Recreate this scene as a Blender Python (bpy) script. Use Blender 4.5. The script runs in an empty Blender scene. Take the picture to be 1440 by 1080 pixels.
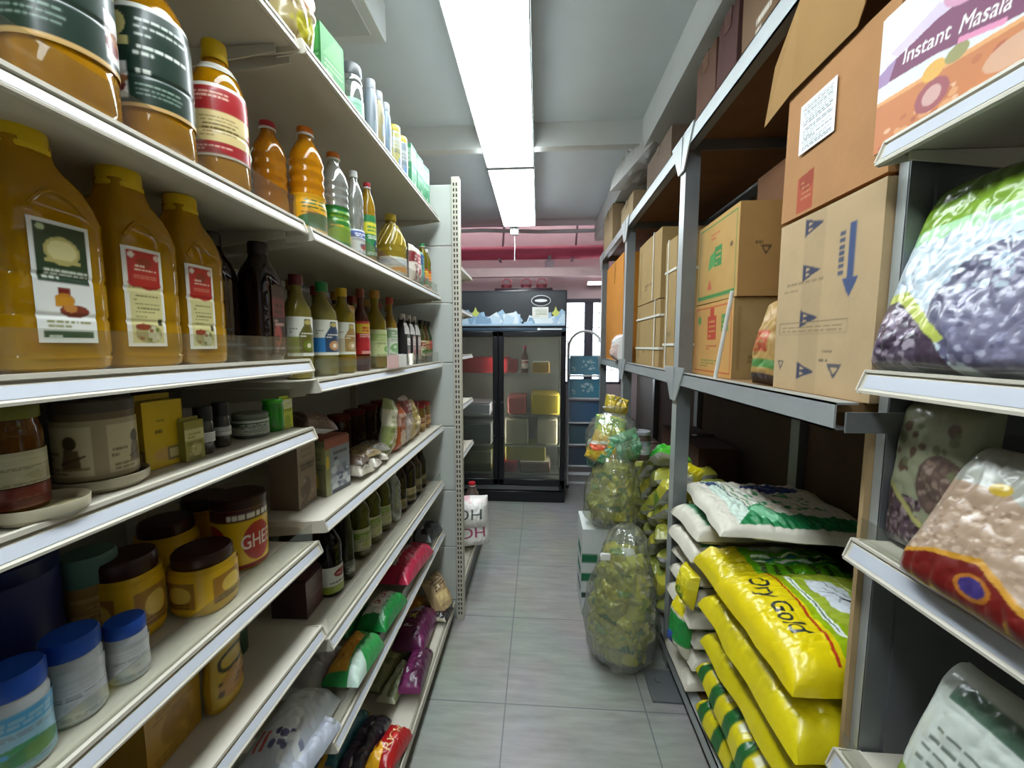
import bpy, math, random
import numpy as np
from mathutils import Vector, Matrix, noise

SC = bpy.context.scene
COL = SC.collection
R = math.radians

# ------------------------------------------------------------------ camera
cam_data = bpy.data.cameras.new('aisle_camera')
cam_data.sensor_width = 36.0
cam_data.lens = 14.0
cam_data.clip_start = 0.02
cam = bpy.data.objects.new('aisle_camera', cam_data)
cam.location = (0.0, 0.0, 1.42)
cam.rotation_euler = (R(90 - 5.4), 0.0, R(3.78))
COL.objects.link(cam)
SC.camera = cam

# ------------------------------------------------------------------ world, exposure
SC.view_settings.view_transform = 'Standard'
SC.view_settings.look = 'None'
SC.view_settings.gamma = 1.0
SC.view_settings.use_curve_mapping = False
SC.view_settings.exposure = 0.45
world = bpy.data.worlds.new('daylight')
SC.world = world
world.use_nodes = True
wn = world.node_tree.nodes
wn['Background'].inputs[0].default_value = (0.93, 0.97, 1.0, 1)
wn['Background'].inputs[1].default_value = 5.0
try:
    SC.cycles.max_bounces = 10
    SC.cycles.diffuse_bounces = 5
    SC.cycles.transparent_max_bounces = 24
    SC.cycles.sample_clamp_indirect = 6.0
except Exception:
    pass
LED_STRENGTH = 14.0       # ceiling panels
# ------------------------------------------------------------------ helpers
def hx(h):
    v = [int(h[i:i + 2], 16) / 255 for i in (0, 2, 4)]
    return tuple(c / 12.92 if c < 0.04045 else ((c + 0.055) / 1.055) ** 2.4 for c in v)

MATS = {}
def new_mat(key):
    m = bpy.data.materials.new(key)
    m.use_nodes = True
    return m, m.node_tree.nodes, m.node_tree.links, m.node_tree.nodes['Principled BSDF']

def add_bump(n, l, b, scale, strength, dist=0.01, detail=3):
    t = n.new('ShaderNodeTexCoord')
    x = n.new('ShaderNodeTexNoise'); x.inputs['Scale'].default_value = scale; x.inputs['Detail'].default_value = detail
    bp = n.new('ShaderNodeBump'); bp.inputs['Strength'].default_value = strength; bp.inputs['Distance'].default_value = dist
    l.new(t.outputs['Object'], x.inputs['Vector']); l.new(x.outputs['Fac'], bp.inputs['Height']); l.new(bp.outputs['Normal'], b.inputs['Normal'])

def M(h, rough=0.5, metal=0.0, var=0.12, scale=9.0, bump=0.0, bscale=40.0, spec=0.5, trans=0.0, coat=0.0, ior=1.45, alpha=1.0):
    """plain surface: base colour with a little procedural variation"""
    k = ('M', h, rough, metal, var, scale, bump, bscale, spec, trans, coat, ior, alpha)
    if k in MATS: return MATS[k]
    m, n, l, b = new_mat('surface_' + h)
    c = hx(h)
    t = n.new('ShaderNodeTexCoord')
    x = n.new('ShaderNodeTexNoise'); x.inputs['Scale'].default_value = scale; x.inputs['Detail'].default_value = 4
    r = n.new('ShaderNodeMix'); r.data_type = 'RGBA'
    r.inputs[6].default_value = (*[v * (1 - var) for v in c], 1)
    r.inputs[7].default_value = (*[min(1, v * (1 + var)) for v in c], 1)
    l.new(t.outputs['Object'], x.inputs['Vector']); l.new(x.outputs['Fac'], r.inputs[0]); l.new(r.outputs[2], b.inputs['Base Color'])
    b.inputs['Roughness'].default_value = rough; b.inputs['Metallic'].default_value = metal
    b.inputs['Specular IOR Level'].default_value = spec
    b.inputs['Transmission Weight'].default_value = trans; b.inputs['IOR'].default_value = ior
    b.inputs['Coat Weight'].default_value = coat; b.inputs['Coat Roughness'].default_value = 0.06
    b.inputs['Alpha'].default_value = alpha
    if bump: add_bump(n, l, b, bscale, bump)
    MATS[k] = m
    return m

def PRINT(kind):
    """printed surface: the ink colours sit in the mesh's colour attribute"""
    k = ('P', kind)
    if k in MATS: return MATS[k]
    m, n, l, b = new_mat('printed_' + kind)
    a = n.new('ShaderNodeAttribute'); a.attribute_name = 'ink'
    t = n.new('ShaderNodeTexCoord')
    x = n.new('ShaderNodeTexNoise'); x.inputs['Scale'].default_value = 14; x.inputs['Detail'].default_value = 4
    mp = n.new('ShaderNodeMapRange'); mp.inputs['To Min'].default_value = 0.88; mp.inputs['To Max'].default_value = 1.1
    mx = n.new('ShaderNodeMix'); mx.data_type = 'RGBA'; mx.blend_type = 'MULTIPLY'; mx.inputs[0].default_value = 1.0
    l.new(t.outputs['Object'], x.inputs['Vector']); l.new(x.outputs['Fac'], mp.inputs['Value'])
    l.new(a.outputs['Color'], mx.inputs[6]); l.new(mp.outputs['Result'], mx.inputs[7]); l.new(mx.outputs[2], b.inputs['Base Color'])
    rough, coat, bs, bst = {'paper': (.55, 0, 0, 0), 'kraft': (.85, 0, 60, .15), 'film': (.3, .3, 26, .55), 'gloss': (.35, .25, 0, 0), 'woven': (.5, .1, 30, .4)}[kind]
    b.inputs['Roughness'].default_value = rough; b.inputs['Coat Weight'].default_value = coat; b.inputs['Coat Roughness'].default_value = .15
    if bs: add_bump(n, l, b, bs, bst, .006)
    MATS[k] = m
    return m

def FILM(key='clear', milky=0.10, tint='eef4ee', gloss=0.16, bump=0.6, bscale=18, facing=0.7, rough=.12):
    """thin clear plastic or glass: mostly see-through, glossy towards the rim"""
    k = ('F', key)
    if k in MATS: return MATS[k]
    m, n, l, b = new_mat('clear_' + key)
    n.remove(b)
    out = n['Material Output']
    tr = n.new('ShaderNodeBsdfTransparent'); tr.inputs[0].default_value = (*hx(tint), 1)
    gl = n.new('ShaderNodeBsdfGlossy'); gl.inputs['Roughness'].default_value = rough
    df = n.new('ShaderNodeBsdfDiffuse'); df.inputs[0].default_value = (.75, .78, .74, 1)
    lw = n.new('ShaderNodeLayerWeight'); lw.inputs[0].default_value = .35
    mr = n.new('ShaderNodeMapRange'); mr.inputs['To Min'].default_value = gloss * .35; mr.inputs['To Max'].default_value = facing
    l.new(lw.outputs['Facing'], mr.inputs['Value'])
    m1 = n.new('ShaderNodeMixShader'); m1.inputs[0].default_value = milky
    m2 = n.new('ShaderNodeMixShader')
    l.new(tr.outputs[0], m1.inputs[1]); l.new(df.outputs[0], m1.inputs[2])
    l.new(mr.outputs['Result'], m2.inputs[0]); l.new(m1.outputs[0], m2.inputs[1]); l.new(gl.outputs[0], m2.inputs[2])
    l.new(m2.outputs[0], out.inputs[0])
    if bump:
        t = n.new('ShaderNodeTexCoord')
        x = n.new('ShaderNodeTexNoise'); x.inputs['Scale'].default_value = bscale; x.inputs['Detail'].default_value = 3
        bp = n.new('ShaderNodeBump'); bp.inputs['Strength'].default_value = bump; bp.inputs['Distance'].default_value = .02
        l.new(t.outputs['Object'], x.inputs['Vector']); l.new(x.outputs['Fac'], bp.inputs['Height'])
        l.new(bp.outputs['Normal'], gl.inputs['Normal']); l.new(bp.outputs['Normal'], df.inputs['Normal']); l.new(bp.outputs['Normal'], lw.inputs['Normal'])
    MATS[k] = m
    return m

def GLOW(key, h, s):
    k = ('E', key)
    if k in MATS: return MATS[k]
    m, n, l, b = new_mat('lit_' + key)
    b.inputs['Base Color'].default_value = (*hx(h), 1); b.inputs['Emission Color'].default_value = (*hx(h), 1); b.inputs['Emission Strength'].default_value = s
    MATS[k] = m
    return m

class MB:
    """collects shapes; build() links them as ONE mesh object"""
    def __init__(s): s.v = []; s.f = []; s.mi = []; s.c = []; s.mats = []
    def mat(s, m):
        if m not in s.mats: s.mats.append(m)
        return s.mats.index(m)
    def add(s, vs, fs, m, cols=None, T=None):
        o = len(s.v); k = s.mat(m)
        if T is not None: vs = [T @ Vector(p) for p in vs]
        s.v += [tuple(p) for p in vs]; s.f += [tuple(i + o for i in f) for f in fs]; s.mi += [k] * len(fs)
        s.c += list(cols) if cols is not None else [(1, 1, 1)] * len(vs)
        return s
    def box(s, x0, y0, z0, x1, y1, z1, m, bev=0.0, T=None):
        b = min(bev, (x1 - x0) / 2.01, (y1 - y0) / 2.01, (z1 - z0) / 2.01)
        if b <= 0:
            vs = [(x, y, z) for z in (z0, z1) for y in (y0, y1) for x in (x0, x1)]
            fs = [(0, 2, 3, 1), (4, 5, 7, 6), (0, 1, 5, 4), (2, 6, 7, 3), (0, 4, 6, 2), (1, 3, 7, 5)]
            return s.add(vs, fs, m, T=T)
        vs = []; fs = []
        def ring(z, i):
            a = [(x0 + i, y0), (x1 - i, y0), (x1, y0 + i), (x1, y1 - i), (x1 - i, y1), (x0 + i, y1), (x0, y1 - i), (x0, y0 + i)] if i == b else None
            return a
        pts = [(x0 + b, y0), (x1 - b, y0), (x1, y0 + b), (x1, y1 - b), (x1 - b, y1), (x0 + b, y1), (x0, y1 - b), (x0, y0 + b)]
        ins = [(min(max(x, x0 + b), x1 - b), min(max(y, y0 + b), y1 - b)) for x, y in pts]
        for q, z in ((ins, z0), (pts, z0 + b), (pts, z1 - b), (ins, z1)): vs += [(x, y, z) for x, y in q]
        for r in range(3):
            for i in range(8):
                j = (i + 1) % 8
                fs.append((r * 8 + i, r * 8 + j, r * 8 + 8 + j, r * 8 + 8 + i))
        fs.append((7, 6, 5, 4, 3, 2, 1, 0)); fs.append(tuple(24 + i for i in range(8)))
        return s.add(vs, fs, m, T=T)
    def lathe(s, prof, m, n=20, pw=2.0, ax=1.0, ay=1.0, z=0.0, T=None, close=True, wob=0.0, seed=0):
        vs = []; fs = []
        for (r, h) in prof:
            for i in range(n):
                a = 2 * math.pi * i / n; c, q = math.cos(a), math.sin(a)
                e = 2.0 / pw
                w = 1 + (wob * noise.noise(Vector((c * 2 + seed, q * 2, h * 12))) if wob else 0)
                vs.append((r * w * ax * math.copysign(abs(c) ** e, c), r * w * ay * math.copysign(abs(q) ** e, q), h + z))
        for k in range(len(prof) - 1):
            for i in range(n):
                j = (i + 1) % n
                fs.append((k * n + i, k * n + j, k * n + n + j, k * n + n + i))
        if close:
            fs.append(tuple(reversed(range(n)))); o = (len(prof) - 1) * n; fs.append(tuple(o + i for i in range(n)))
        return s.add(vs, fs, m, T=T)
    def tube(s, pts, r, m, n=8, T=None):
        pts = [Vector(p) for p in pts]; vs = []; fs = []
        for i, p in enumerate(pts):
            d = (pts[min(i + 1, len(pts) - 1)] - pts[max(i - 1, 0)]).normalized()
            a = d.orthogonal().normalized() if i == 0 else (pa - d * pa.dot(d)).normalized()
            pa = a; b = d.cross(a)
            for k in range(n):
                t = 2 * math.pi * k / n; vs.append(p + a * r * math.cos(t) + b * r * math.sin(t))
        for i in range(len(pts) - 1):
            for k in range(n):
                j = (k + 1) % n; fs.append((i * n + k, i * n + j, i * n + n + j, i * n + n + k))
        fs.append(tuple(reversed(range(n)))); fs.append(tuple((len(pts) - 1) * n + k for k in range(n)))
        return s.add(vs, fs, m, T=T)
    def prism(s, poly, axis, a0, a1, m, T=None):
        """polygon (2D) extruded along an axis: 'x' -> (y,z), 'y' -> (x,z), 'z' -> (x,y)"""
        def P(p, a): return {'x': (a, p[0], p[1]), 'y': (p[0], a, p[1]), 'z': (p[0], p[1], a)}[axis]
        n = len(poly); vs = [P(p, a0) for p in poly] + [P(p, a1) for p in poly]
        fs = [(i, (i + 1) % n, n + (i + 1) % n, n + i) for i in range(n)] + [tuple(reversed(range(n))), tuple(range(n, 2 * n))]
        return s.add(vs, fs, m, T=T)
    def grid(s, fn, nu, nv, m, cols=None, T=None):
        vs = [fn(i / nu, j / nv) for j in range(nv + 1) for i in range(nu + 1)]
        fs = [(j * (nu + 1) + i, j * (nu + 1) + i + 1, (j + 1) * (nu + 1) + i + 1, (j + 1) * (nu + 1) + i) for j in range(nv) for i in range(nu)]
        return s.add(vs, fs, m, cols, T)
    def mesh(s, name, smooth=True, angle=38):
        me = bpy.data.meshes.new(name)
        me.from_pydata(s.v, [], s.f)
        for m in s.mats: me.materials.append(m)
        me.polygons.foreach_set('material_index', s.mi)
        at = me.color_attributes.new('ink', 'FLOAT_COLOR', 'POINT')
        c = np.ones((len(s.v), 4), np.float32); c[:, :3] = np.array(s.c, np.float32).reshape(-1, 3)
        at.data.foreach_set('color', c.ravel())
        if smooth:
            me.polygons.foreach_set('use_smooth', [True] * len(s.f))
            me.set_sharp_from_angle(angle=R(angle))
        me.update()
        return me
    def build(s, name, parent=None, **k):
        return link(name, s.mesh(name, **k), parent)

def link(name, me, parent=None):
    o = bpy.data.objects.new(name, me); COL.objects.link(o)
    if parent is not None: o.parent = parent
    return o
def tag(o, label, cat, group=None):
    o['label'] = label; o['category'] = cat
    if group: o['group'] = group
    return o
def put(o, loc, rz=0.0, rx=0.0, ry=0.0):
    o.location = loc; o.rotation_euler = (R(rx), R(ry), R(rz)); return o
def thing(name, label, cat, loc=(0, 0, 0), rz=0.0, group=None):
    o = bpy.data.objects.new(name, None); o.empty_display_size = .05; COL.objects.link(o)
    put(o, loc, rz); return tag(o, label, cat, group)
def structure(o): o['kind'] = 'structure'; return o

CACHE = {}
def cached(key, fn):
    if key not in CACHE: CACHE[key] = fn()
    return CACHE[key]

# ------------------------------------------------------------------ printing
TEXTS = {}
def text_tris(t):
    if t not in TEXTS:
        c = bpy.data.curves.new('lettering', 'FONT'); c.body = t; c.align_x = 'CENTER'; c.align_y = 'CENTER'
        o = bpy.data.objects.new('lettering', c); me = o.to_mesh()
        v = np.array([p.co[:2] for p in me.vertices]).reshape(-1, 2)
        TEXTS[t] = [v[list(p.vertices)] for p in me.polygons]
        o.to_mesh_clear(); bpy.data.objects.remove(o); bpy.data.curves.remove(c)
    return TEXTS[t]

class Pic:
    """a small print: x to the side and y up, both 0..1"""
    def __init__(s, asp, bg, res=110):
        s.H = res; s.W = max(10, int(res * asp)); s.asp = asp
        s.a = np.empty((s.H, s.W, 3)); s.a[:] = hx(bg)
        s.X, s.Y = np.meshgrid((np.arange(s.W) + .5) / s.W, (np.arange(s.H) + .5) / s.H)
    def rect(s, x0, y0, x1, y1, c): s.a[(s.X >= x0) & (s.X <= x1) & (s.Y >= y0) & (s.Y <= y1)] = hx(c); return s
    def ell(s, x, y, rx, ry, c): s.a[((s.X - x) / rx) ** 2 + ((s.Y - y) / ry) ** 2 <= 1] = hx(c); return s
    def poly(s, pts, c):
        ins = np.zeros(s.X.shape, bool); n = len(pts)
        for i in range(n):
            (xa, ya), (xb, yb) = pts[i], pts[(i + 1) % n]
            if ya == yb: continue
            ins ^= ((ya > s.Y) != (yb > s.Y)) & (s.X < (xb - xa) * (s.Y - ya) / (yb - ya) + xa)
        s.a[ins] = hx(c); return s
    def frame(s, x0, y0, x1, y1, t, c):
        tx = t / s.asp
        return s.rect(x0, y0, x1, y0 + t, c).rect(x0, y1 - t, x1, y1, c).rect(x0, y0, x0 + tx, y1, c).rect(x1 - tx, y0, x1, y1, c)
    def line(s, xa, ya, xb, yb, t, c):
        dx, dy = (xb - xa) * s.asp, yb - ya; L = math.hypot(dx, dy) or 1
        nx, ny = -dy / L * t / 2 / s.asp, dx / L * t / 2
        return s.poly([(xa + nx, ya + ny), (xb + nx, yb + ny), (xb - nx, yb - ny), (xa - nx, ya - ny)], c)
    def lines(s, x0, y0, x1, y1, n, c, seed=1, fill=.5):
        r = random.Random(seed); st = (y1 - y0) / n
        for k in range(n):
            y = y0 + k * st; x = x0 + r.uniform(0, .1) * (x1 - x0)
            while x < x1 - .02:
                w = r.uniform(.05, .16) * (x1 - x0)
                s.rect(x, y, min(x + w, x1), y + st * fill, c); x += w + .025 * (x1 - x0)
                if r.random() < .05: break
        return s
    def specks(s, n, cs, x0=0, y0=0, x1=1, y1=1, rad=.03, seed=1):
        r = random.Random(seed)
        for _ in range(n):
            q = rad * r.uniform(.5, 1.3); s.ell(r.uniform(x0, x1), r.uniform(y0, y1), q / s.asp, q * r.uniform(.5, 1), r.choice(cs))
        return s
    def text(s, t, x, y, h, c, rot=0, shear=0, sx=1.0):
        co, si = math.cos(R(rot)), math.sin(R(rot)); cc = hx(c)
        for tri in text_tris(t):
            q = tri * h / .72; q = np.stack([(q[:, 0] + shear * q[:, 1]) * sx, q[:, 1]], 1)
            px = ((q[:, 0] * co - q[:, 1] * si) / s.asp + x) * s.W - .5; py = ((q[:, 0] * si + q[:, 1] * co) + y) * s.H - .5
            x0, x1 = max(0, int(px.min())), min(s.W - 1, int(px.max()) + 1); y0, y1 = max(0, int(py.min())), min(s.H - 1, int(py.max()) + 1)
            if x1 < x0 or y1 < y0: continue
            gx, gy = np.meshgrid(np.arange(x0, x1 + 1), np.arange(y0, y1 + 1))
            d = (py[1] - py[2]) * (px[0] - px[2]) + (px[2] - px[1]) * (py[0] - py[2])
            if abs(d) < 1e-9: continue
            a = ((py[1] - py[2]) * (gx - px[2]) + (px[2] - px[1]) * (gy - py[2])) / d
            b = ((py[2] - py[0]) * (gx - px[2]) + (px[0] - px[2]) * (gy - py[2])) / d
            k = (a >= -.02) & (b >= -.02) & (a + b <= 1.02)
            s.a[y0:y1 + 1, x0:x1 + 1][k] = cc
        return s
    def cols(s, nu, nv):
        a = s.a
        p = np.pad(a, ((1, 1), (1, 1), (0, 0)), 'edge')
        a = (p[1:-1, 1:-1] * 2 + p[:-2, 1:-1] + p[2:, 1:-1] + p[1:-1, :-2] + p[1:-1, 2:]) / 6
        ix = np.clip((np.linspace(0, 1, nu + 1) * s.W).astype(int), 0, s.W - 1); iy = np.clip((np.linspace(0, 1, nv + 1) * s.H).astype(int), 0, s.H - 1)
        return a[np.ix_(iy, ix)].reshape(-1, 3).tolist()
    def res(s, q=.62): return max(6, int(s.W * q)), max(6, int(s.H * q))

PICS = {}
def pic(key, *args):
    k = (key,) + args
    if k not in PICS: PICS[k] = globals()['art_' + key](*args)
    return PICS[k]

def art_plain(asp, bg, band, blob, ink, seed):
    p = Pic(asp, bg, 80); r = random.Random(seed)
    b0 = r.uniform(.5, .7); p.rect(0, b0, 1, b0 + .28, band).lines(.15, b0 + .05, .85, b0 + .22, 2, bg, seed, .6)
    p.ell(r.uniform(.35, .65), .28, .28, .17, blob).specks(5, [blob, band, bg], .2, .15, .8, .4, .05, seed)
    return p.lines(.12, .03, .88, .12, 2, ink, seed + 5).lines(.12, b0 - .12, .88, b0 - .02, 2, ink, seed + 7)
def art_greenjug():
    p = Pic(.46, 'e9ebe6', 170).rect(.07, .5, .93, .97, '12381c').ell(.5, .76, .3, .115, 'b9ae6a').ell(.5, .76, .24, .09, 'd8cf95').rect(.2, .66, .8, .69, 'b9ae6a')
    p.lines(.12, .53, .9, .62, 3, 'd9e0cf', 3).ell(.18, .93, .07, .025, 'b8d3a0').rect(.36, .36, .56, .46, '7a1c18').ell(.46, .36, .17, .055, 'b97a16')
    p.rect(.3, .3, .62, .38, 'c88a1c').ell(.62, .27, .26, .055, '7c3423').ell(.55, .29, .12, .035, 'c2823c').lines(.1, .13, .9, .2, 2, '8b8d4a', 5).rect(.08, .04, .92, .1, '1c4a26')
    return p.lines(.12, .05, .88, .085, 1, 'd0d8c8', 9)
def art_redjug():
    p = Pic(.42, 'f1efe4', 160).rect(.08, .03, .92, .97, 'd8cf92').rect(.08, .63, .92, .97, 'b5211b').ell(.5, .64, .44, .06, 'b5211b')
    p.ell(.3, .56, .25, .04, 'd8cf92').ell(.5, .85, .2, .05, '8d2a16').lines(.18, .77, .85, .84, 2, 'f0d7c0', 2).lines(.2, .69, .8, .74, 2, 'e08a70', 4)
    p.ell(.18, .92, .07, .03, 'f0e6da').ell(.85, .92, .08, .03, 'f0d0c4').lines(.16, .3, .85, .55, 6, '6f6a38', 7, .35).ell(.5, .13, .36, .1, 'a6a06a')
    return p.ell(.35, .2, .2, .035, '8c3a1e').ell(.62, .13, .16, .08, 'c8c6a6').rect(.78, .22, .88, .29, '2a2c18').specks(10, ['6d7a2c', 'd8d3b0', '8f5a2a'], .15, .04, .85, .18, .02, 4)
def art_greenwrap():
    p = Pic(1.7, '173023', 150).rect(0, .95, 1, 1, 'e6e8df').rect(0, 0, 1, .03, 'd8b070')
    for x in (.02, .52):
        p.rect(x, .08, x + .11, .42, 'efe9e6').ell(x + .05, .2, .05, .07, '7c2220').ell(x + .07, .26, .04, .05, 'a6673a').ell(x + .06, .78, .06, .12, 'cbbd7b').rect(x, .58, x + .13, .66, 'cbbd7b')
        p.lines(x + .14, .5, x + .42, .62, 2, 'e3e8df', 3, .55).lines(x + .14, .68, x + .42, .9, 3, 'cfd8cf', 6, .35).lines(x + .14, .12, x + .36, .26, 3, '8ea596', 8, .3).lines(x + .14, .33, x + .4, .4, 1, 'dfe5da', 9)
    return p
def art_redwrap():
    p = Pic(1.5, 'd9c48a', 140).rect(0, .62, 1, .95, 'a51e22').rect(0, .95, 1, 1, 'ece5d8').rect(0, .03, 1, .2, '9c1d22').rect(0, 0, 1, .03, 'ece5d8')
    for x in (.02, .5): p.ell(x + .09, .4, .06, .08, '8e3a22').lines(x + .18, .27, x + .44, .58, 6, '6e5c30', 3, .35).lines(x + .12, .8, x + .4, .9, 2, 'e9b9a6', 4).lines(x + .06, .68, x + .22, .88, 3, 'd07a6a', 5).lines(x + .12, .08, x + .4, .16, 2, 'e2b6a6', 6)
    return p
def art_house(arch, side, fruit):
    p = Pic(.95, 'dfe0d2', 110).rect(0, .08, .34, .5, side).poly([(.3, .08), (.3, .55), (.42, .78), (.44, .95), (.62, .95), (.64, .78), (.78, .55), (.78, .08)], arch)
    p.ell(.54, .86, .1, .06, 'b8a860').lines(.33, .5, .76, .62, 2, 'e8e6d6', 3).ell(.55, .27, .15, .14, fruit).ell(.55, .27, .06, .06, 'efe3cf')
    return p.lines(.08, .6, .28, .75, 2, '8a8d78', 6)
def art_ghee():
    p = Pic(3.2, 'e6bf12', 110).rect(0, .8, 1, 1, '4a1712').lines(.3, .84, .7, .95, 1, 'e9e4d6', 4, .7)
    for x in (.2, .5, .8): p.ell(x, .42, .105, .33, 'b01d18').text('GHEE', x, .42, .24, 'f3efe6', sx=.9)
    return p.rect(0, 0, 1, .06, '8a1c16')
def art_yellowjar():
    p = Pic(3, 'dcae17', 90)
    for x in (.18, .5, .82): p.rect(x - .1, .12, x + .1, .82, 'a4752c').ell(x + .02, .5, .06, .22, 'e0bf57').lines(x - .08, .16, x + .08, .32, 2, '5a3c14', 4)
    return p
def art_tin():
    p = Pic(2.9, 'a79a78', 110)
    for x in (.17, .5, .83):
        p.rect(x - .13, .08, x + .13, .9, 'c9bf9b').ell(x + .03, .64, .035, .12, '473a2a').poly([(x - .02, .2), (x + .0, .55), (x + .07, .52), (x + .08, .2)], '6b5a42').lines(x - .12, .35, x - .01, .55, 2, '7d6f52', 3)
        p.line(x - .02, .3, x + .1, .42, .03, '473a2a').lines(x - .12, .12, x + .12, .26, 2, '8a7c5c', 5)
    return p
def art_ghost(bg, ink): return Pic(.8, bg, 80).ell(.5, .62, .35, .17, '2f2a1a').ell(.5, .62, .27, .11, bg).ell(.5, .27, .34, .2, ink).specks(14, ['e7d2bc', ink, '5a3d16'], .2, .1, .8, .42, .05, 3)
def art_oil(bg, c1, c2): return Pic(.9, bg, 90).ell(.45, .3, .4, .22, c1).ell(.65, .24, .2, .14, c2).lines(.1, .62, .9, .9, 3, c1, 4, .55).lines(.1, .48, .6, .56, 1, c2, 7)
def art_gold():
    p = Pic(.8, 'e6cf0e', 380)
    p.poly([(0, .44), (1, .38), (1, 1), (0, 1)], '9db814').poly([(0, .62), (.5, .52), (1, .56), (1, 1), (0, 1)], 'a9bb3a')
    p.line(.03, .43, .97, .33, .022, 'b4351a').text('Ory Gold', .47, .22, .15, '14222c', rot=-3, shear=.25, sx=.6).text('Ory Gold', .473, .22, .15, '14222c', rot=-3, shear=.25, sx=.6).text('Ory Gold', .471, .216, .15, '14222c', rot=-3, shear=.25, sx=.6)
    p.line(.14, .53, .82, .47, .05, 'eef3ea').line(.18, .527, .78, .474, .014, '5c7a62')
    p.poly([(.2, .66), (.3, .62), (.42, .64), (.52, .61), (.6, .66), (.63, .76), (.55, .82), (.5, .9), (.4, .88), (.3, .92), (.22, .84)], 'dfe4ea')
    for a in ((.3, .74, .42, .78), (.42, .78, .5, .7), (.35, .66, .38, .76), (.5, .84, .56, .74)): p.line(*a, .008, '6f7c84')
    p.line(.44, .77, .47, .84, .02, '1b2326').ell(.62, .93, .12, .07, '27407a').ell(.8, .66, .1, .055, 'c7d0c0').ell(.8, .66, .06, .03, '7e8a6c').line(.1, .95, .9, .92, .02, 'dfe39a').line(.12, .74, .6, .94, .008, '3c5a18').line(.6, .94, .95, .7, .008, '3c5a18')
    k = .66
    p.a = p.a[np.minimum((np.arange(p.H) / k).astype(int), p.H - 1)]
    return p
def art_goldback():
    p = Pic(1.0, 'd6c413', 200).rect(.12, .25, .96, 1, '5fa514').ell(.22, .55, .13, .2, 'aab3b4').ell(.2, .55, .1, .16, 'c6cccb')
    for k in range(4): p.line(.42 + k * .07, .92, .5 + k * .07, .3, .035, ('e8efe6', '2c5f8c', 'dfe8d8', '1d7a46')[k])
    return p.lines(.72, .3, .94, .85, 6, '2c2f18', 4, .4).rect(.1, .02, .3, .2, 'efd95a')
def art_goldside():
    p = Pic(1.0, 'd2c214', 140)
    for k in range(5): p.rect(.04 + k * .2, 0, .13 + k * .2, .3, '1d5f2a').rect(.14 + k * .2, .04, .19 + k * .2, .26, 'e6e4c4')
    return p.rect(0, .4, .9, .5, 'ece9c8').rect(0, .7, 1, .9, '2a6c2c').specks(10, ['c9a90f', 'b5a812'], rad=.05, seed=3)
def art_whitegreen():
    p = Pic(1.08, 'd8d3c3', 260).rect(.12, .03, 1, .2, '157a43').poly([(.12, .03), (.12, .95), (.2, .95), (.26, .2)], 'cfe0d2')
    p.ell(.6, .76, .23, .11, '20357e').line(.5, .8, .68, .72, .02, 'a9b6d8').specks(26, ['2e8a50', '4fa066', 'c6b9a0'], .35, .3, .8, .62, .03, 5)
    for k in range(5): p.line(.17 + k * .035, .9, .26 + k * .035, .25, .012, ('1c3c5a', '3f8a5c', 'e9eee6', '2d7a54', 'e4ebe0')[k])
    return p.ell(.34, .2, .09, .14, '2c8a55').ell(.34, .2, .075, .12, '7fbf95').rect(.1, .76, .2, .93, '25406a')
def art_whitebag(): return Pic(1.0, 'cfc9b9', 60).rect(.1, .1, .9, .25, '3a8a5c').specks(12, ['b9b2a0', '9a9484'], rad=.05)
def art_masala():
    p = Pic(1.53, 'd6d8d6', 260)
    p.poly([(0, 0), (0, .36), (.3, .32), (.67, .27), (1, .25), (1, 0)], 'bf7034').poly([(0, .36), (.3, .32), (.67, .27), (1, .25), (1, .28), (.67, .3), (.3, .35), (0, .39)], 'd89a5a')
    p.specks(46, ['b0602a', 'd0925c', 'a9542a', 'd8a880'], .02, .02, .98, .24, .04, 7).ell(.3, .19, .08, .1, '96464c').ell(.3, .19, .045, .06, 'c79a92').ell(.62, .15, .11, .08, 'c99a7a')
    p.ell(.3, .35, .055, .06, 'd8a440').ell(.4, .36, .05, .05, '8f8a50')
    p.poly([(.04, .5), (.3, .45), (.6, .33), (.85, .26), (.97, .36), (.9, .56), (.6, .66), (.3, .68), (.04, .62)], '6e2450').poly([(.0, .5), (.06, .49), (.1, .64), (.0, .6)], '9a7aa4').poly([(.1, .64), (.3, .68), (.4, .68), (.3, .78), (.06, .7)], 'c9b8d0')
    p.ell(.56, .76, .24, .15, 'c58aa6').ell(.56, .76, .2, .12, 'b0304a').ell(.56, .76, .15, .075, 'd8606a')
    return p.text('Instant', .25, .565, .1, 'f2efe8', rot=-10, sx=.95).text('Masala', .5, .475, .1, 'f2efe8', rot=-15, sx=.85).text('Tea', .72, .39, .1, 'f2efe8', rot=-16, sx=.9).line(.4, .43, .58, .345, .035, 'd884a8')
def art_greybean():
    p = Pic(1.1, 'c3d0da', 250).rect(0, .78, 1, 1, '45581a').poly([(0, .7), (1, .78), (1, .95), (0, .86)], '7ba02a').poly([(0, .64), (1, .72), (1, .8), (0, .72)], 'a8d6a4')
    p.ell(.78, .3, .48, .34, '5c5a72').ell(.8, .29, .44, .3, '77748c').specks(240, ['6a6884', '8d8aa4', '55526e', 'b1afc4'], .42, .03, 1, .52, .018, 9).specks(130, ['b6c4d0', 'd6e0e8', '9fb0bf'], .02, .35, .6, .68, .02, 4)
    p.poly([(0, .0), (0, .34), (.12, .33), (.36, .12), (.45, 0)], '4a3c4c').specks(150, ['5f5064', '8a7a8e', '382c3a', 'a79aa8'], .0, .0, .3, .28, .022, 3)
    return p.poly([(0, .34), (.12, .33), (.38, .1), (.42, .12), (.14, .39), (0, .39)], 'b9c25c')
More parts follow.
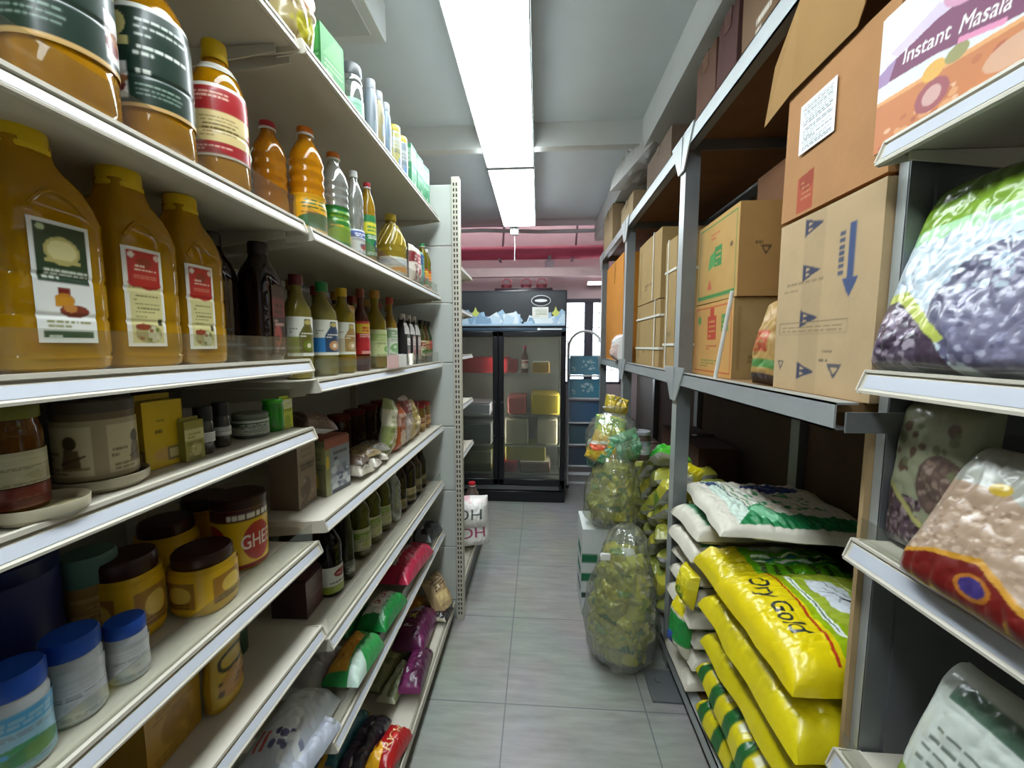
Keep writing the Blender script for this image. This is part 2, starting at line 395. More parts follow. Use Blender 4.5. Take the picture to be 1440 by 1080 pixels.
def art_redgrain():
    p = Pic(1.0, '9a9a90', 220).poly([(0, .12), (0, .7), (.35, .72), (.6, .58), (.8, .42), (1, .3), (1, 0), (0, 0)], 'a48a74').specks(240, ['b59c86', '8e745e', 'c3ad98'], .0, .1, .75, .62, .016, 4)
    p.poly([(0, 0), (0, .1), (.2, .2), (.45, .26), (.7, .14), (1, .08), (1, 0)], '6a1512').poly([(0, .1), (.2, .2), (.45, .26), (.7, .14), (1, .08), (1, .11), (.7, .18), (.45, .3), (.2, .23), (0, .13)], 'c08a2a')
    return p.ell(.48, .13, .1, .07, 'a5651f').ell(.48, .13, .075, .05, '3a2c6c').lines(.4, .72, .95, .95, 4, '3c3e44', 5, .6).ell(.33, .72, .06, .04, 'b99a2a')
def art_darkbean(): return Pic(.8, '8d9074', 160).poly([(0, 0), (0, .45), (.5, .22), (1, .1), (1, 0)], '3a2a30').specks(140, ['56434c', '2a1d22', '77636c', '8d7a80'], .0, .0, .6, .36, .028, 4).poly([(0, .45), (.5, .22), (1, .1), (1, .13), (.5, .26), (0, .5)], 'a3a060').ell(.75, .5, .3, .2, '5c4a44').specks(80, ['6b584e', '8a776a'], .5, .35, 1, .65, .022, 6).specks(16, ['6a6c50', '5a4436'], .1, .55, .9, .9, .05, 8)
def art_whitepack(): return Pic(1.1, 'c9d0c8', 170).poly([(0, .18), (.3, .12), (1, .4), (1, .55), (.3, .3), (0, .36)], '7d9a3a').poly([(0, .06), (.35, 0), (.4, .06), (0, .16)], '8e2a26').lines(.12, .45, .9, .72, 4, '6f786c', 4, .3).ell(.8, .75, .16, .12, '8f988a').ell(.8, .75, .12, .09, 'bcc4b8').lines(.35, .05, .95, .25, 3, '98a090', 6, .4).rect(.15, .85, .9, .95, '4f6a58')
def art_arrows():
    k = 'b49a74'; i = '35384e'; p = Pic(.78, k, 260)
    p.rect(.3, 0, .52, 1, 'ac936e')
    for y in (.93, .68, .42, .12):
        p.poly([(.3, y - .05), (.3, y + .05), (.5, y)], i).poly([(.34, y - .026), (.34, y - .006), (.39, y - .012)], k).poly([(.34, y + .026), (.34, y + .006), (.39, y + .012)], k)
    p.rect(.745, .58, .795, .86, '3f4f74').poly([(.7, .6), (.84, .6), (.77, .5)], '3f4f74')
    for j in range(7): p.rect(.66, .62 + j * .032, .71, .642 + j * .032, '4a4f60')
    p.lines(.08, .58, .56, .66, 2, '8c7858', 3, .35).frame(.05, .33, .78, .4, .004, '6f604a').lines(.08, .345, .74, .39, 2, '6f5f48', 4, .3)
    p.poly([(.05, .17), (.13, .17), (.09, .11)], i).poly([(.07, .16), (.11, .16), (.09, .13)], k).poly([(.62, .17), (.76, .17), (.69, .09)], '4b4c54').poly([(.65, .155), (.73, .155), (.69, .115)], k)
    return p.lines(.52, .18, .86, .205, 1, '5e5648', 6).lines(.56, .23, .8, .245, 1, '7c6c52', 7)
def art_carton_red(): return Pic(.95, 'a9793f', 90).rect(.35, .1, .6, .55, '93301a').lines(.37, .15, .58, .5, 4, 'b0804a', 3, .3)
def art_topcarton():
    p = Pic(.8, 'a8794a', 230).rect(.18, .02, .36, .3, 'a3492a').poly([(.2, .3), (.36, .32), (.36, .22), (.28, .16), (.2, .22)], '8f3a20')
    return p.lines(.22, .12, .34, .28, 4, 'b8855a', 4, .35)
def art_ship(): return Pic(.7, 'dfe2e2', 130).lines(.08, .06, .92, .5, 11, '5a5e66', 4, .4).lines(.08, .55, .92, .95, 9, '4c5058', 8, .4)
def art_greenprint():
    p = Pic(1.25, 'b08a4c', 200).frame(.05, .06, .95, .95, .014, '3f7a3c').rect(.05, .05, .95, .1, '3f7a3c').rect(.46, .42, .64, .66, '3c7b3f').poly([(.3, .4), (.46, .44), (.46, .62), (.34, .58)], '4f8a4a')
    p.lines(.48, .45, .62, .64, 3, 'b08a4c', 3, .35)
    return p.lines(.34, .76, .58, .86, 2, 'b0573a', 5, .5).poly([(.3, .16), (.36, .3), (.42, .16)], 'b0573a').ell(.85, .6, .03, .03, '6a5030')
def art_redprint():
    p = Pic(1.3, 'b88a4a', 200).frame(.04, .05, .96, .95, .014, 'a8401f').rect(.4, .5, .62, .82, 'a83a22').rect(.46, .78, .56, .93, 'a83a22').lines(.42, .54, .6, .8, 4, 'b88a4a', 3, .3)
    return p.rect(.74, .6, .9, .82, '52813c').lines(.75, .62, .89, .8, 3, 'b88a4a', 5, .3).ell(.16, .78, .05, .06, '52813c').lines(.36, .36, .66, .44, 2, 'a8502c', 6).lines(.2, .12, .7, .24, 3, '6f7a3c', 7)
def art_cartontag(): return Pic(1.0, 'a27c46', 120).lines(.3, .56, .7, .6, 1, '4a3a20', 3).poly([(.4, .54), (.62, .54), (.51, .44)], '3f3220').poly([(.45, .52), (.57, .52), (.51, .47)], 'a27c46')
def art_straw(): return Pic(.9, '9b8050', 60).rect(.1, .12, .16, .9, '8a7042').lines(.3, .2, .7, .3, 2, '5f4c2a', 3)
def art_milkpack(t, fg): return Pic(1.0, 'e4e0dc', 120).rect(.1, .25, .9, .75, 'ece9e4').text(t, .5, .5, .34, fg).specks(10, ['e3b9bd', 'e0d6d2'], .05, .8, .95, 1, .06, 3)
def art_biscuit(): return Pic(2.6, 'ece9e2', 110).rect(0, 0, 1, .3, '16863c').rect(0, 0, .1, 1, '16863c').rect(.9, 0, 1, 1, '16863c').text('oxuo', .5, .62, .36, 'b3232c', sx=1.3)
def art_noodle(): return Pic(2.2, '2f9a4c', 110).poly([(.05, .35), (.05, 1), (.9, 1), (.7, .42)], 'e0a13a').specks(40, ['d88420', 'edc266', 'b8641a'], .08, .45, .75, .98, .06, 4).poly([(.0, 0), (.0, .3), (.35, .33), (.3, 0)], 'cfe6d8')
def art_pinkpack(): return Pic(2.6, 'b81f44', 110).poly([(.1, .55), (.7, .6), (.8, .95), (.15, .95)], 'd8d0cf').text('xtara', .42, .76, .24, 'b81f44', sx=1.2).specks(30, ['d2476a', '961636', 'c92f54'], .0, .0, 1, .5, .07, 5)
def art_purplepack(): return Pic(2.3, '5e1748', 120).rect(.62, .45, 1, 1, 'b9b3c4').poly([(.36, .5), (.45, .62), (.4, .82), (.5, .68), (.56, .86), (.55, .62), (.62, .5), (.5, .55)], 'd9cf6a').text('P', .24, .66, .3, 'e8e2ea').specks(20, ['7a2a62', '4a0f38', '8c3a74'], .0, .0, 1, .4, .08, 5)
def art_whitenood(): return Pic(2.4, 'ccd2dc', 110).poly([(.2, .2), (.95, .35), (.97, .8), (.3, .7)], 'dfe6ec').rect(.12, .6, .28, .66, 'c0504a').rect(.12, .72, .28, .76, 'c0504a').specks(24, ['8d8fae', '5d5a86', 'e9edf2'], .0, .0, .3, .5, .08, 3)
def art_redpack(): return Pic(1.7, 'a81518', 110).poly([(0, .45), (0, 1), (.5, 1), (.2, .5)], 'e0a41c').text('RICH', .52, .42, .3, 'e9c890', sx=1.1).specks(10, ['7e0c10', 'c83428'], rad=.08)
def art_stripe(a, b):
    p = Pic(2.2, a, 90).rect(0, .55, 1, .8, b); r = random.Random(a)
    for _ in range(7):
        x, y, q = r.uniform(0, 1), r.uniform(0, 1), r.uniform(.06, .2); p.poly([(x, y), (x + q, y + r.uniform(-.1, .2)), (x + q * .6, y + q * 1.6), (x - q * .3, y + q)], r.choice([b, a, 'c4c6c4']))
    return p.lines(.2, .6, .8, .75, 2, a, 4, .5).rect(0, 0, .04, 1, b).rect(.96, 0, 1, 1, b)
def art_beige(): return Pic(1.4, 'b59a72', 110).rect(0, 0, 1, .14, '2c221c').poly([(.1, .3), (.6, .3), (.7, .6), (.1, .62)], 'd8bd86').lines(.15, .66, .9, .95, 4, '4a3226', 3, .5).specks(14, ['8a6a4a', 'dccba8'], .1, .6, .9, 1, .06, 5)
def art_packet(seed):
    r = random.Random(seed); p = Pic(1.2, r.choice(['a9a53a', '9c9c3c', 'b3ac38', '8f9642']), 70)
    for _ in range(5):
        x, y = r.uniform(0, 1), r.uniform(0, 1); q = r.uniform(.1, .35)
        p.poly([(x, y), (x + q, y + r.uniform(-.2, .3)), (x + r.uniform(0, q), y + q), (x - q * .5, y + q * .6)], r.choice(['5f7d30', '7a8e36', 'bdb648', '98984a', '456c30', 'cac474', 'a9ad60']))
    return p.lines(.1, .1, .9, .3, 1, '7d8a3c', seed)
def art_candy(): return Pic(1.0, 'c9a43a', 120).poly([(.0, .5), (.6, .75), (.7, .6), (.1, .3)], 'd8603c').poly([(0, .6), (.5, .85), (.55, .76), (.02, .5)], 'd8d8cc').poly([(.4, 0), (.6, .9), (.8, .9), (.75, 0)], '5f9a6a').specks(22, ['4a8a74', 'd9b93a', 'b8c23a', 'e6dcb8'], rad=.07, seed=4)

# ------------------------------------------------------------------ builders
def rad_at(prof, z):
    for (r0, z0), (r1, z1) in zip(prof, prof[1:]):
        if z0 <= z <= z1 and z1 > z0: return r0 + (r1 - r0) * (z - z0) / (z1 - z0)
    return prof[-1][0]

def label_mesh(prof, z0, z1, mid, span, p, pw, ax, ay, off=.0012, mat='gloss'):
    nu, nv = p.res()
    nu = max(nu, 14)
    e = 2 / pw
    def f(u, v):
        a = R(mid - span / 2 + span * u - 90); z = z0 + (z1 - z0) * v
        r = rad_at(prof, z) + off; c, s = math.cos(a), math.sin(a)
        return (r * ax * math.copysign(abs(c) ** e, c), r * ay * math.copysign(abs(s) ** e, s), z)
    return MB().grid(f, nu, nv, PRINT(mat), p.cols(nu, nv)).mesh('label')

def panel_label_mesh(prof, x0, x1, z0, z1, p, pw, ax, off=.0012):
    """label wrapped on the aisle side of a squarish jug, spread evenly from x0 to x1"""
    nu, nv = p.res()
    def f(u, v):
        x = x0 + (x1 - x0) * u; z = z0 + (z1 - z0) * v; r = rad_at(prof, z) + off
        return (x, -r * max(.0, 1 - abs(x / (r * ax)) ** pw) ** (1 / pw), z)
    return MB().grid(f, nu, nv, PRINT('gloss'), p.cols(nu, nv)).mesh('label')

def flat_label_mesh(w, z0, z1, y, p, mat='gloss'):
    nu, nv = p.res()
    return MB().grid(lambda u, v: (-w / 2 + w * u, y, z0 + (z1 - z0) * v), nu, nv, PRINT(mat), p.cols(nu, nv)).mesh('label')

def bottle(name, label, cat, loc, rz, spec, group=None):
    """spec: prof, mat, pw, ax, ay, n, cap=(r,z0,z1,mat,style), labels=[(z0,z1,mid,span,pic)], extra=[(partname, prof, mat)]"""
    t = thing(name, label, cat, loc, rz, group)
    k = spec['key']; pw = spec.get('pw', 2.0); ax = spec.get('ax', 1.0); ay = spec.get('ay', 1.0); n = spec.get('n', 24)
    link(spec.get('body', 'bottle_body'), cached(k + 'b', lambda: MB().lathe(spec['prof'], spec['mat'], n, pw, ax, ay).mesh(k)), t)
    if 'cap' in spec:
        r, z0, z1, m = spec['cap'][:4]
        def cap():
            h = z1 - z0; b = MB().lathe([(r * .98, z0), (r, z0 + h * .06), (r, z0 + h * .85), (r * .93, z1), (r * .5, z1 + h * .02)], m, max(n, 20))
            if len(spec['cap']) > 4: b.lathe([(r * 1.04, z0 - h * .02), (r * 1.06, z0 + h * .12), (r * 1.04, z0 + h * .22)], spec['cap'][4], 20)
            return b.mesh(k + 'c')
        link(spec.get('capname', 'cap'), cached(k + 'c', cap), t)
    for i, L in enumerate(spec.get('labels', [])):
        if L[0] == 'flat': me = cached(k + 'l%d' % i, lambda: flat_label_mesh(L[1], L[2], L[3], L[4], L[5]))
        elif L[0] == 'panel': me = cached(k + 'l%d' % i, lambda: panel_label_mesh(spec['prof'], L[1], L[2], L[3], L[4], L[5], pw, ax))
        else: me = cached(k + 'l%d' % i, lambda: label_mesh(spec['prof'], L[0], L[1], L[2], L[3], L[4], pw, ax, ay))
        link('label', me, t)
    for i, (pn, fn) in enumerate(spec.get('extra', [])): link(pn, cached(k + 'x%d' % i, lambda: fn().mesh(k)), t)
    return t

def prof_jug(H, r, cap_r, ribs=3):
    p = [(r * .8, 0), (r * .96, .006), (r, .018)]
    z = H * .06
    for i in range(ribs):
        p += [(r, z), (r * .975, z + .004), (r, z + .008)]; z += H * .16
    p += [(r, H * .58), (r * .99, H * .64), (r * .93, H * .71), (r * .78, H * .78), (r * .56, H * .84), (cap_r * 1.02, H * .875), (cap_r * .95, H * .9), (cap_r * .95, H * .94)]
    return p
def prof_pet(H, r, cap_r, ribs=5):
    p = [(r * .75, 0), (r * .97, .006), (r, .02), (r, H * .3)]
    for i in range(ribs):
        z = H * (.32 + .38 * i / ribs); d = H * .38 / ribs
        p += [(r * .98, z), (r * .93, z + d * .3), (r * .93, z + d * .5), (r * .98, z + d * .8)]
    p += [(r * .97, H * .7), (r * .86, H * .77), (r * .6, H * .85), (cap_r * 1.0, H * .89), (cap_r * .92, H * .95)]
    return p
def prof_wine(H, r, nr, sh=.58):
    return [(r * .85, 0), (r, .006), (r, H * sh * .6), (r, H * sh), (r * .93, H * (sh + .05)), (r * .72, H * (sh + .11)), (nr * 1.25, H * (sh + .17)), (nr, H * (sh + .22)), (nr, H * .9), (nr * 1.1, H * .93), (nr, H * .96)]
def prof_jar(H, r, neck=.9):
    return [(r * .88, 0), (r * .98, .004), (r, .012), (r, H * .72), (r * .97, H * .79), (r * neck, H * .83), (r * neck, H * .9)]
def prof_can(H, r): return [(r * .97, 0), (r, .003), (r, H - .003), (r * .97, H), (r * .93, H - .002)]

def oil(h, key): return M(h, rough=.07, var=.25, scale=5, trans=.5, coat=.35, ior=1.25, spec=.6)

def box6(w, d, h, bg, pics, kind, q=.55):
    """carton or box with printed faces in one mesh, standing on z = 0, front towards -y"""
    b = MB(); m = PRINT(kind)
    faces = {'front': lambda u, v: (-w / 2 + w * u, -d / 2, h * v), 'back': lambda u, v: (w / 2 - w * u, d / 2, h * v),
             'right': lambda u, v: (w / 2, -d / 2 + d * u, h * v), 'left': lambda u, v: (-w / 2, d / 2 - d * u, h * v),
             'top': lambda u, v: (-w / 2 + w * u, -d / 2 + d * v, h), 'bottom': lambda u, v: (-w / 2 + w * u, d / 2 - d * v, 0)}
    for k, fn in faces.items():
        p = pics.get(k)
        if p is None: b.grid(fn, 6, 6, m, [hx(bg)] * 49)
        else:
            nu, nv = p.res(q); b.grid(fn, nu, nv, m, p.cols(nu, nv))
    return b
def warp(b, amp, seed, sc=4):
    for i, p in enumerate(b.v):
        v = Vector(p) * sc + Vector((seed * 3.1, 0, 0))
        b.v[i] = (p[0] + amp * noise.noise(v), p[1] + amp * noise.noise(v + Vector((9, 0, 0))), p[2] + (amp * .6 * noise.noise(v + Vector((0, 9, 0))) if p[2] > .01 else 0))
    return b

def carton(name, label, loc, rz, w, d, h, bg='a8803f', pics={}, tape='b8a070', group=None, straps=(), seed=1, cat='box', ribbon=True):
    t = thing(name, label, cat, loc, rz, group)
    warp(box6(w, d, h, bg, pics, 'kraft'), .0035, seed).build('carton_body', t)
    if ribbon:
        e = .0035; s = MB()
        s.box(-.025, -d / 2 - e, h * .78, .025, -d / 2 - e + .0008, h + e, M(tape, .25, spec=.6)).box(-.025, -d / 2 - e, h + e, .025, d / 2 + e, h + e + .0008, M(tape, .25, spec=.6))
        s.build('packing_tape', t)
    wm = M('d9d6c8', .4)
    for (kind, q) in straps:
        s = MB(); e = .005; a = .006
        if kind == 'v':
            s.box(q - a, -d / 2 - e, 0, q + a, -d / 2 - e + .0015, h + e, wm).box(q - a, -d / 2 - e, h + e, q + a, d / 2 + e, h + e + .0015, wm).box(q - a, d / 2 + e, 0, q + a, d / 2 + e + .0015, h + e, wm)
        else:
            s.box(-w / 2 - e, -d / 2 - e, q - a, w / 2 + e, -d / 2 - e + .0015, q + a, wm).box(-w / 2 - e, -d / 2 - e, q - a, -w / 2 - e + .0015, d / 2 + e, q + a, wm)
            s.box(w / 2 + e, -d / 2 - e, q - a, w / 2 + e + .0015, d / 2 + e, q + a, wm)
        s.build('strap', t)
    return t

def pillow_mb(w, l, h, p=None, bg='cccccc', kind='film', seed=1, nx=40, ny=44, puff=2.1, wr=.008, crimp=.06, flat=.35, sq=3.2, back=None, fine=.5):
    """filled bag lying on its back: x = width, y = length, top print from p"""
    b = MB(); m = PRINT(kind)
    if p is not None:
        a, c = p.res(fine); nx = max(nx, a); ny = max(ny, c)
    rr = random.Random(seed); ox, oy = rr.uniform(0, 50), rr.uniform(0, 50)
    def fn(sign):
        def f(u, v):
            x, y = 2 * u - 1, 2 * v - 1
            ey = min(1, (1 - abs(y)) / crimp) if crimp > 0 else 1
            base = max(0, (1 - abs(x) ** sq)) ** (1 / puff) * max(0, (1 - abs(y) ** sq)) ** (1 / puff)
            X = x * w / 2 * (1 - .05 * base) ; Y = y * l / 2 * (1 - .04 * base)
            q = Vector((X * 16 + ox, Y * 16 + oy, sign * 3)); q2 = Vector((X * 42 + ox, Y * 18 + oy, sign * 3))
            edge = min(1, 6 * min(1 - abs(x), 1 - abs(y)))
            n = (noise.noise(q) + 1.3 * abs(noise.noise(q2)) - .5 + .7 * abs(noise.noise(q * 2.6))) * wr * edge
            pinch = wr * 1.4 * noise.noise(Vector((X * 60 + ox, 0, 0))) * (max(0, abs(y) - .7) / .3) * edge
            hh = h * (.5 if flat >= 1 else (1 - flat * .5)) * base if sign > 0 else -h * (flat * .5) * base
            X += .02 * w * noise.noise(Vector((Y * 9 + ox, 3, 0))); Y += .02 * l * noise.noise(Vector((X * 9 + oy, 7, 0)))
            return (X, Y, hh + n + pinch)
        return f
    c = p.cols(nx, ny) if p is not None else [hx(bg)] * ((nx + 1) * (ny + 1))
    b.grid(fn(1), nx, ny, m, c)
    mx = 16; pb = back
    cb = pb.cols(mx, mx) if pb is not None else [hx(bg)] * ((mx + 1) ** 2)
    b.grid(lambda u, v: fn(-1)(1 - u, v), mx, mx, m, cb)
    # close the rim: both skins share their outline height, so a thin rim strip is enough
    lo = min(q[2] for q in b.v)
    b.v = [(x, y, z - lo) for x, y, z in b.v]
    return b

def pack(name, label, cat, loc, rot, w, l, h, p=None, bg='cccccc', group=None, key=None, lift=True, **k):
    """one filled packet; its lowest point comes to rest at loc.z unless it lies inside a heap"""
    me = cached(('pk', key), lambda: pillow_mb(w, l, h, p, bg, **k).mesh(name)) if key else pillow_mb(w, l, h, p, bg, **k).mesh(name)
    o = link(name, me); tag(o, label, cat, group)
    o.rotation_euler = tuple(R(a) for a in rot)
    dz = 0
    if lift:
        m = o.rotation_euler.to_matrix(); dz = -min((m[2][0] * v.co[0] + m[2][1] * v.co[1] + m[2][2] * v.co[2]) for v in me.vertices)
    o.location = (loc[0], loc[1], loc[2] + dz)
    return o

# ------------------------------------------------------------------ shop fittings
WHITE = M('c3bdae', .42, var=.06, spec=.4)
STRIP = M('bbbfc8', .3, var=.06)
PANEL = M('b6bab4', .5, var=.05)
RISER = FILM('acrylic', milky=.015, tint='f2f3ef', gloss=.06, bump=0, facing=.28, rough=.05)

def gondola(name, label, loc, rz, L, depth, shelves, base, H, x_pad=0, riser=(), lip=1.0, side=None):
    """shelf bay: local x along the bay, front at y = 0, back at y = depth"""
    t = thing(name, label, 'shelving', loc, rz)
    b = MB(); n = 8
    for i in range(n): b.box(0, depth, H * i / n + .003, L, depth + .012, H * (i + 1) / n - .003, PANEL, .002)
    b.build('back_panel', t)
    for x in (.0125, L - .0125): MB().box(x - .012, depth - .03, 0, x + .012, depth, H, WHITE, .002).build('upright', t)
    if side: MB().box(-.004, side[0], 0, .004, depth, H, M('5d6062', .5)).build('side_panel', t)
    for i, z in enumerate(shelves):
        s = MB(); e = .0015; q = lip
        s.box(e, .0, z - .018, L - e, depth - .032, z, WHITE, .003)
        s.prism([(.002, z + .004), (-.004, z + .004), (-.0045, z - .001), (.002, z - .004)], 'x', e, L - e, WHITE)
        s.prism([(.006, z - .016), (.002, z - .003), (-.003, z - .005), (-.0045 - .008 * q, z - .030 * q), (-.006 - .011 * q, z - .034 * q), (-.006 - .011 * q, z - .039 * q), (-.002 - .006 * q, z - .040 * q)], 'x', e, L - e, WHITE)
        for x in (e - .0012, L - e - .0018): s.prism([(.05, z - .002), (-.0045, z + .003), (-.0065 - .0115 * q, z - .034 * q), (-.004 - .0065 * q, z - .041 * q), (.05, z - .03)], 'x', x, x + .003, WHITE)
        o = s.build('shelf', t)
        MB().prism([(-.0042, z - .0065), (-.0052 - .008 * q, z - .0295 * q), (-.0042 - .008 * q, z - .0295 * q), (-.0032, z - .0065)], 'x', e + .008, L - e - .008, STRIP).build('price_strip', o)
        if i in riser:
            MB().box(e + .01, .004, z + .001, L - e - .01, .0056, z + .048, RISER).build('shelf_riser', o)
        for x in (.012, L - .016): MB().prism([(depth - .03, z - .02), (.03, z - .02), (.03, z - .034), (depth - .03, z - .075)], 'x', x, x + .004, WHITE).build('bracket', o)
    if base:
        z, y = base
        s = MB().box(.004, y, z - .016, L - .004, depth, z, WHITE, .003).box(.004, y - .006, z - .03, L - .004, y, z + .006, WHITE, .002)
        o = s.build('deck', t)
        MB().box(.004, y + .02, .0, L - .004, y + .035, z - .016, M('77797a', .5)).build('kick_plate', t)
        MB().box(.02, y - .003 + .005, z + .001, L - .02, y + .0035, z + .03, RISER).build('shelf_riser', o)
    return t

ROOM_H = 2.74
def build_room():
    # floor: grey vinyl tiles, streaked, with thin seams
    m, n, l, b = new_mat('vinyl_tiles')
    tc = n.new('ShaderNodeTexCoord'); sp = n.new('ShaderNodeSeparateXYZ'); l.new(tc.outputs['Object'], sp.inputs[0])
    def seam(axis, pitch, off, w):
        a = n.new('ShaderNodeMath'); a.operation = 'ADD'; a.inputs[1].default_value = 50 * pitch - off; l.new(sp.outputs[axis], a.inputs[0])
        f = n.new('ShaderNodeMath'); f.operation = 'MODULO'; f.inputs[1].default_value = pitch; l.new(a.outputs[0], f.inputs[0])
        c = n.new('ShaderNodeMath'); c.operation = 'LESS_THAN'; c.inputs[1].default_value = w; l.new(f.outputs[0], c.inputs[0]); return c
    s1 = seam(0, .55, -.125, .005); s2 = seam(1, .51, 1.455, .005)
    mx = n.new('ShaderNodeMath'); mx.operation = 'MAXIMUM'; l.new(s1.outputs[0], mx.inputs[0]); l.new(s2.outputs[0], mx.inputs[1])
    mp = n.new('ShaderNodeMapping'); mp.inputs['Scale'].default_value = (2.2, 14, 1); l.new(tc.outputs['Object'], mp.inputs[0])
    nz = n.new('ShaderNodeTexNoise'); nz.inputs['Scale'].default_value = 2.2; nz.inputs['Detail'].default_value = 7; nz.inputs['Roughness'].default_value = .62; l.new(mp.outputs[0], nz.inputs['Vector'])
    n2 = n.new('ShaderNodeTexNoise'); n2.inputs['Scale'].default_value = 3.0; n2.inputs['Detail'].default_value = 5; l.new(tc.outputs['Object'], n2.inputs['Vector'])
    rp = n.new('ShaderNodeValToRGB'); rp.color_ramp.elements[0].position = .3; rp.color_ramp.elements[0].color = (*hx('878782'), 1); rp.color_ramp.elements[1].position = .72; rp.color_ramp.elements[1].color = (*hx('a3a39d'), 1)
    l.new(nz.outputs['Fac'], rp.inputs[0])
    m1 = n.new('ShaderNodeMix'); m1.data_type = 'RGBA'; m1.blend_type = 'MULTIPLY'; m1.inputs[0].default_value = .35; l.new(rp.outputs[0], m1.inputs[6]); l.new(n2.outputs['Color'], m1.inputs[7])
    m2 = n.new('ShaderNodeMix'); m2.data_type = 'RGBA'; m2.inputs[7].default_value = (*hx('66666a'), 1); l.new(mx.outputs[0], m2.inputs[0]); l.new(m1.outputs[2], m2.inputs[6])
    l.new(m2.outputs[2], b.inputs['Base Color']); b.inputs['Roughness'].default_value = .36; b.inputs['Specular IOR Level'].default_value = .45
    structure(MB().box(-3.4, -2.2, -.1, 2.2, 5.2, 0, m).build('floor', smooth=False))
    wallm = M('b9b6b4', .8, var=.05); ceil = M('c6cccd', .85, var=.04); pink = M('d6c4c8', .75, var=.05); vault = M('a59aa2', .8, var=.06)
    structure(MB().box(-3.4, -2.2, ROOM_H, 2.2, 4.55, ROOM_H + .1, ceil).build('ceiling', smooth=False))
    structure(MB().box(-3.4, 4.55, 3.3, 2.2, 5.2, 3.4, vault).box(-3.4, 4.5, ROOM_H + .1, 2.2, 4.55, 3.4, vault).build('ceiling_rear', smooth=False))
    structure(MB().box(-3.5, -2.2, 0, -3.4, 5.2, 3.4, wallm).build('wall_left', smooth=False))
    structure(MB().box(1.22, -2.2, 0, 1.32, 5.2, 3.4, M('6f6a64', .8)).build('wall_right', smooth=False))
    structure(MB().box(-3.4, -2.3, 0, 2.2, -2.2, 3.4, wallm).build('wall_front', smooth=False))
    # rear wall with a window opening x .30..1.02, z .95..2.0
    w = MB(); x0, x1, z0, z1 = .30, 1.02, .95, 2.0
    w.box(-3.4, 5.0, 0, x0, 5.1, 3.4, pink).box(x1, 5.0, 0, 2.2, 5.1, 3.4, pink).box(x0, 5.0, 0, x1, 5.1, z0, pink).box(x0, 5.0, z1, x1, 5.1, 3.4, pink)
    structure(w.build('wall_rear', smooth=False))
    dm = M('55535e', .5)
    f = MB(); 
    for a in ((x0, x0 + .02), (.565, .67), (x1 - .02, x1)): f.box(a[0], 5.0, z0, a[1], 5.06, z1, dm)
    f.box(x0, 5.0, z0, x1, 5.06, z0 + .03, dm).box(x0, 4.99, z1 - .045, x1, 5.06, z1, dm)
    win = structure(f.build('window_1', smooth=False))
    g = MB(); gm = M('8f939a', .5)
    for i in range(1, 6): g.box(x0 + .02, 5.02, z0 + .175 * i, x1 - .02, 5.028, z0 + .175 * i + .009, gm)
    for x in (.36, .74, .9): g.box(x, 5.02, z0, x + .009, 5.028, z1, gm)
    g.build('security_bars', win, smooth=False)
    MB().box(x0, 5.035, z0, x1, 5.04, z1, FILM('windowglass', milky=.02, tint='f6faff', gloss=.06, bump=0, facing=.3, rough=.02)).build('glass_pane', win, smooth=False)
    # downstand beams under the ceiling
    bm = M('c9c9c4', .8, var=.04)
    structure(MB().box(-3.4, 2.5, 2.603, 1.22, 2.56, ROOM_H, bm).build('trim_1', smooth=False))
    structure(MB().box(.60, -2.2, 2.56, .80, 4.5, ROOM_H, bm).build('trim_2', smooth=False))
    # rear services
    tag(MB().tube([(-2.6, 4.75, 2.5), (1.2, 4.75, 2.5)], .075, M('c0506c', .5), 18).build('red_duct_pipe'), 'thick red pipe running across above the fridge', 'pipe')
    tag(MB().box(-2.6, 4.58, 2.205, 1.2, 4.66, 2.3, M('f0cfcf', .6)).build('pink_cross_rail'), 'pale pink boxed rail crossing the rear wall below the red pipe', 'rail')
    tag(MB().tube([(-2.0, 4.4, 2.66), (-.9, 4.4, 2.66), (-.6, 4.4, 2.665), (.0, 4.4, 2.64), (1.2, 4.4, 2.64)], .02, M('d8d2d8', .4), 10).build('white_conduit_pipe'), 'thin white conduit pipe crossing near the end of the lit panels', 'pipe')
    for x, lb in ((-.42, 'thin steel pipe hanger on the side nearer the shelving'), (.42, 'thin steel pipe hanger on the side nearer the cartons')):
        tag(MB().tube([(x, 4.74, 2.57), (x + .05, 4.7, 3.3)], .012, M('8f7d86', .5, .5), 8).box(x - .05, 4.66, 2.41, x - .02, 4.84, 2.425, M('8f7d86', .5, .5)).build('pipe_hanger'), lb + ' of the red pipe', 'bracket')
    t = thing('wall_batten_lamp', 'added unseen batten lamp high up above the red pipe beyond the ceiling edge', 'lamp', (-.6, 4.78, 3.2)); MB().box(-1.4, -.05, .03, 1.4, .05, .099, M('e8e4e4', .4), .004).build('housing', t); MB().box(-1.38, -.04, 0, 1.38, .04, .03, GLOW('rearfill', 'fff0f0', 8.0)).build('diffuser', t)  # lamp added out of view to brighten the pink rear area
    t = thing('bracket_box', 'small grey box clamped below the red pipe', 'box', (.12, 4.7, 2.3)); MB().box(-.05, -.04, 0, .05, .04, .1, M('9c8c94', .5), .004).build('housing', t); MB().box(-.02, -.01, .1, .02, .01, .18, M('7a6d76', .5)).build('clamp', t)
    t = thing('wall_batten_lamp', 'short white batten lamp high on the rear wall by the window', 'lamp', (.72, 4.97, 2.15)); MB().box(-.14, -.04, 0, .2, .03, .05, M('e8e4e4', .4), .004).build('housing', t); MB().box(-.13, -.055, .01, .19, -.041, .04, GLOW('batten', 'fff2f0', 10.0)).build('diffuser', t)

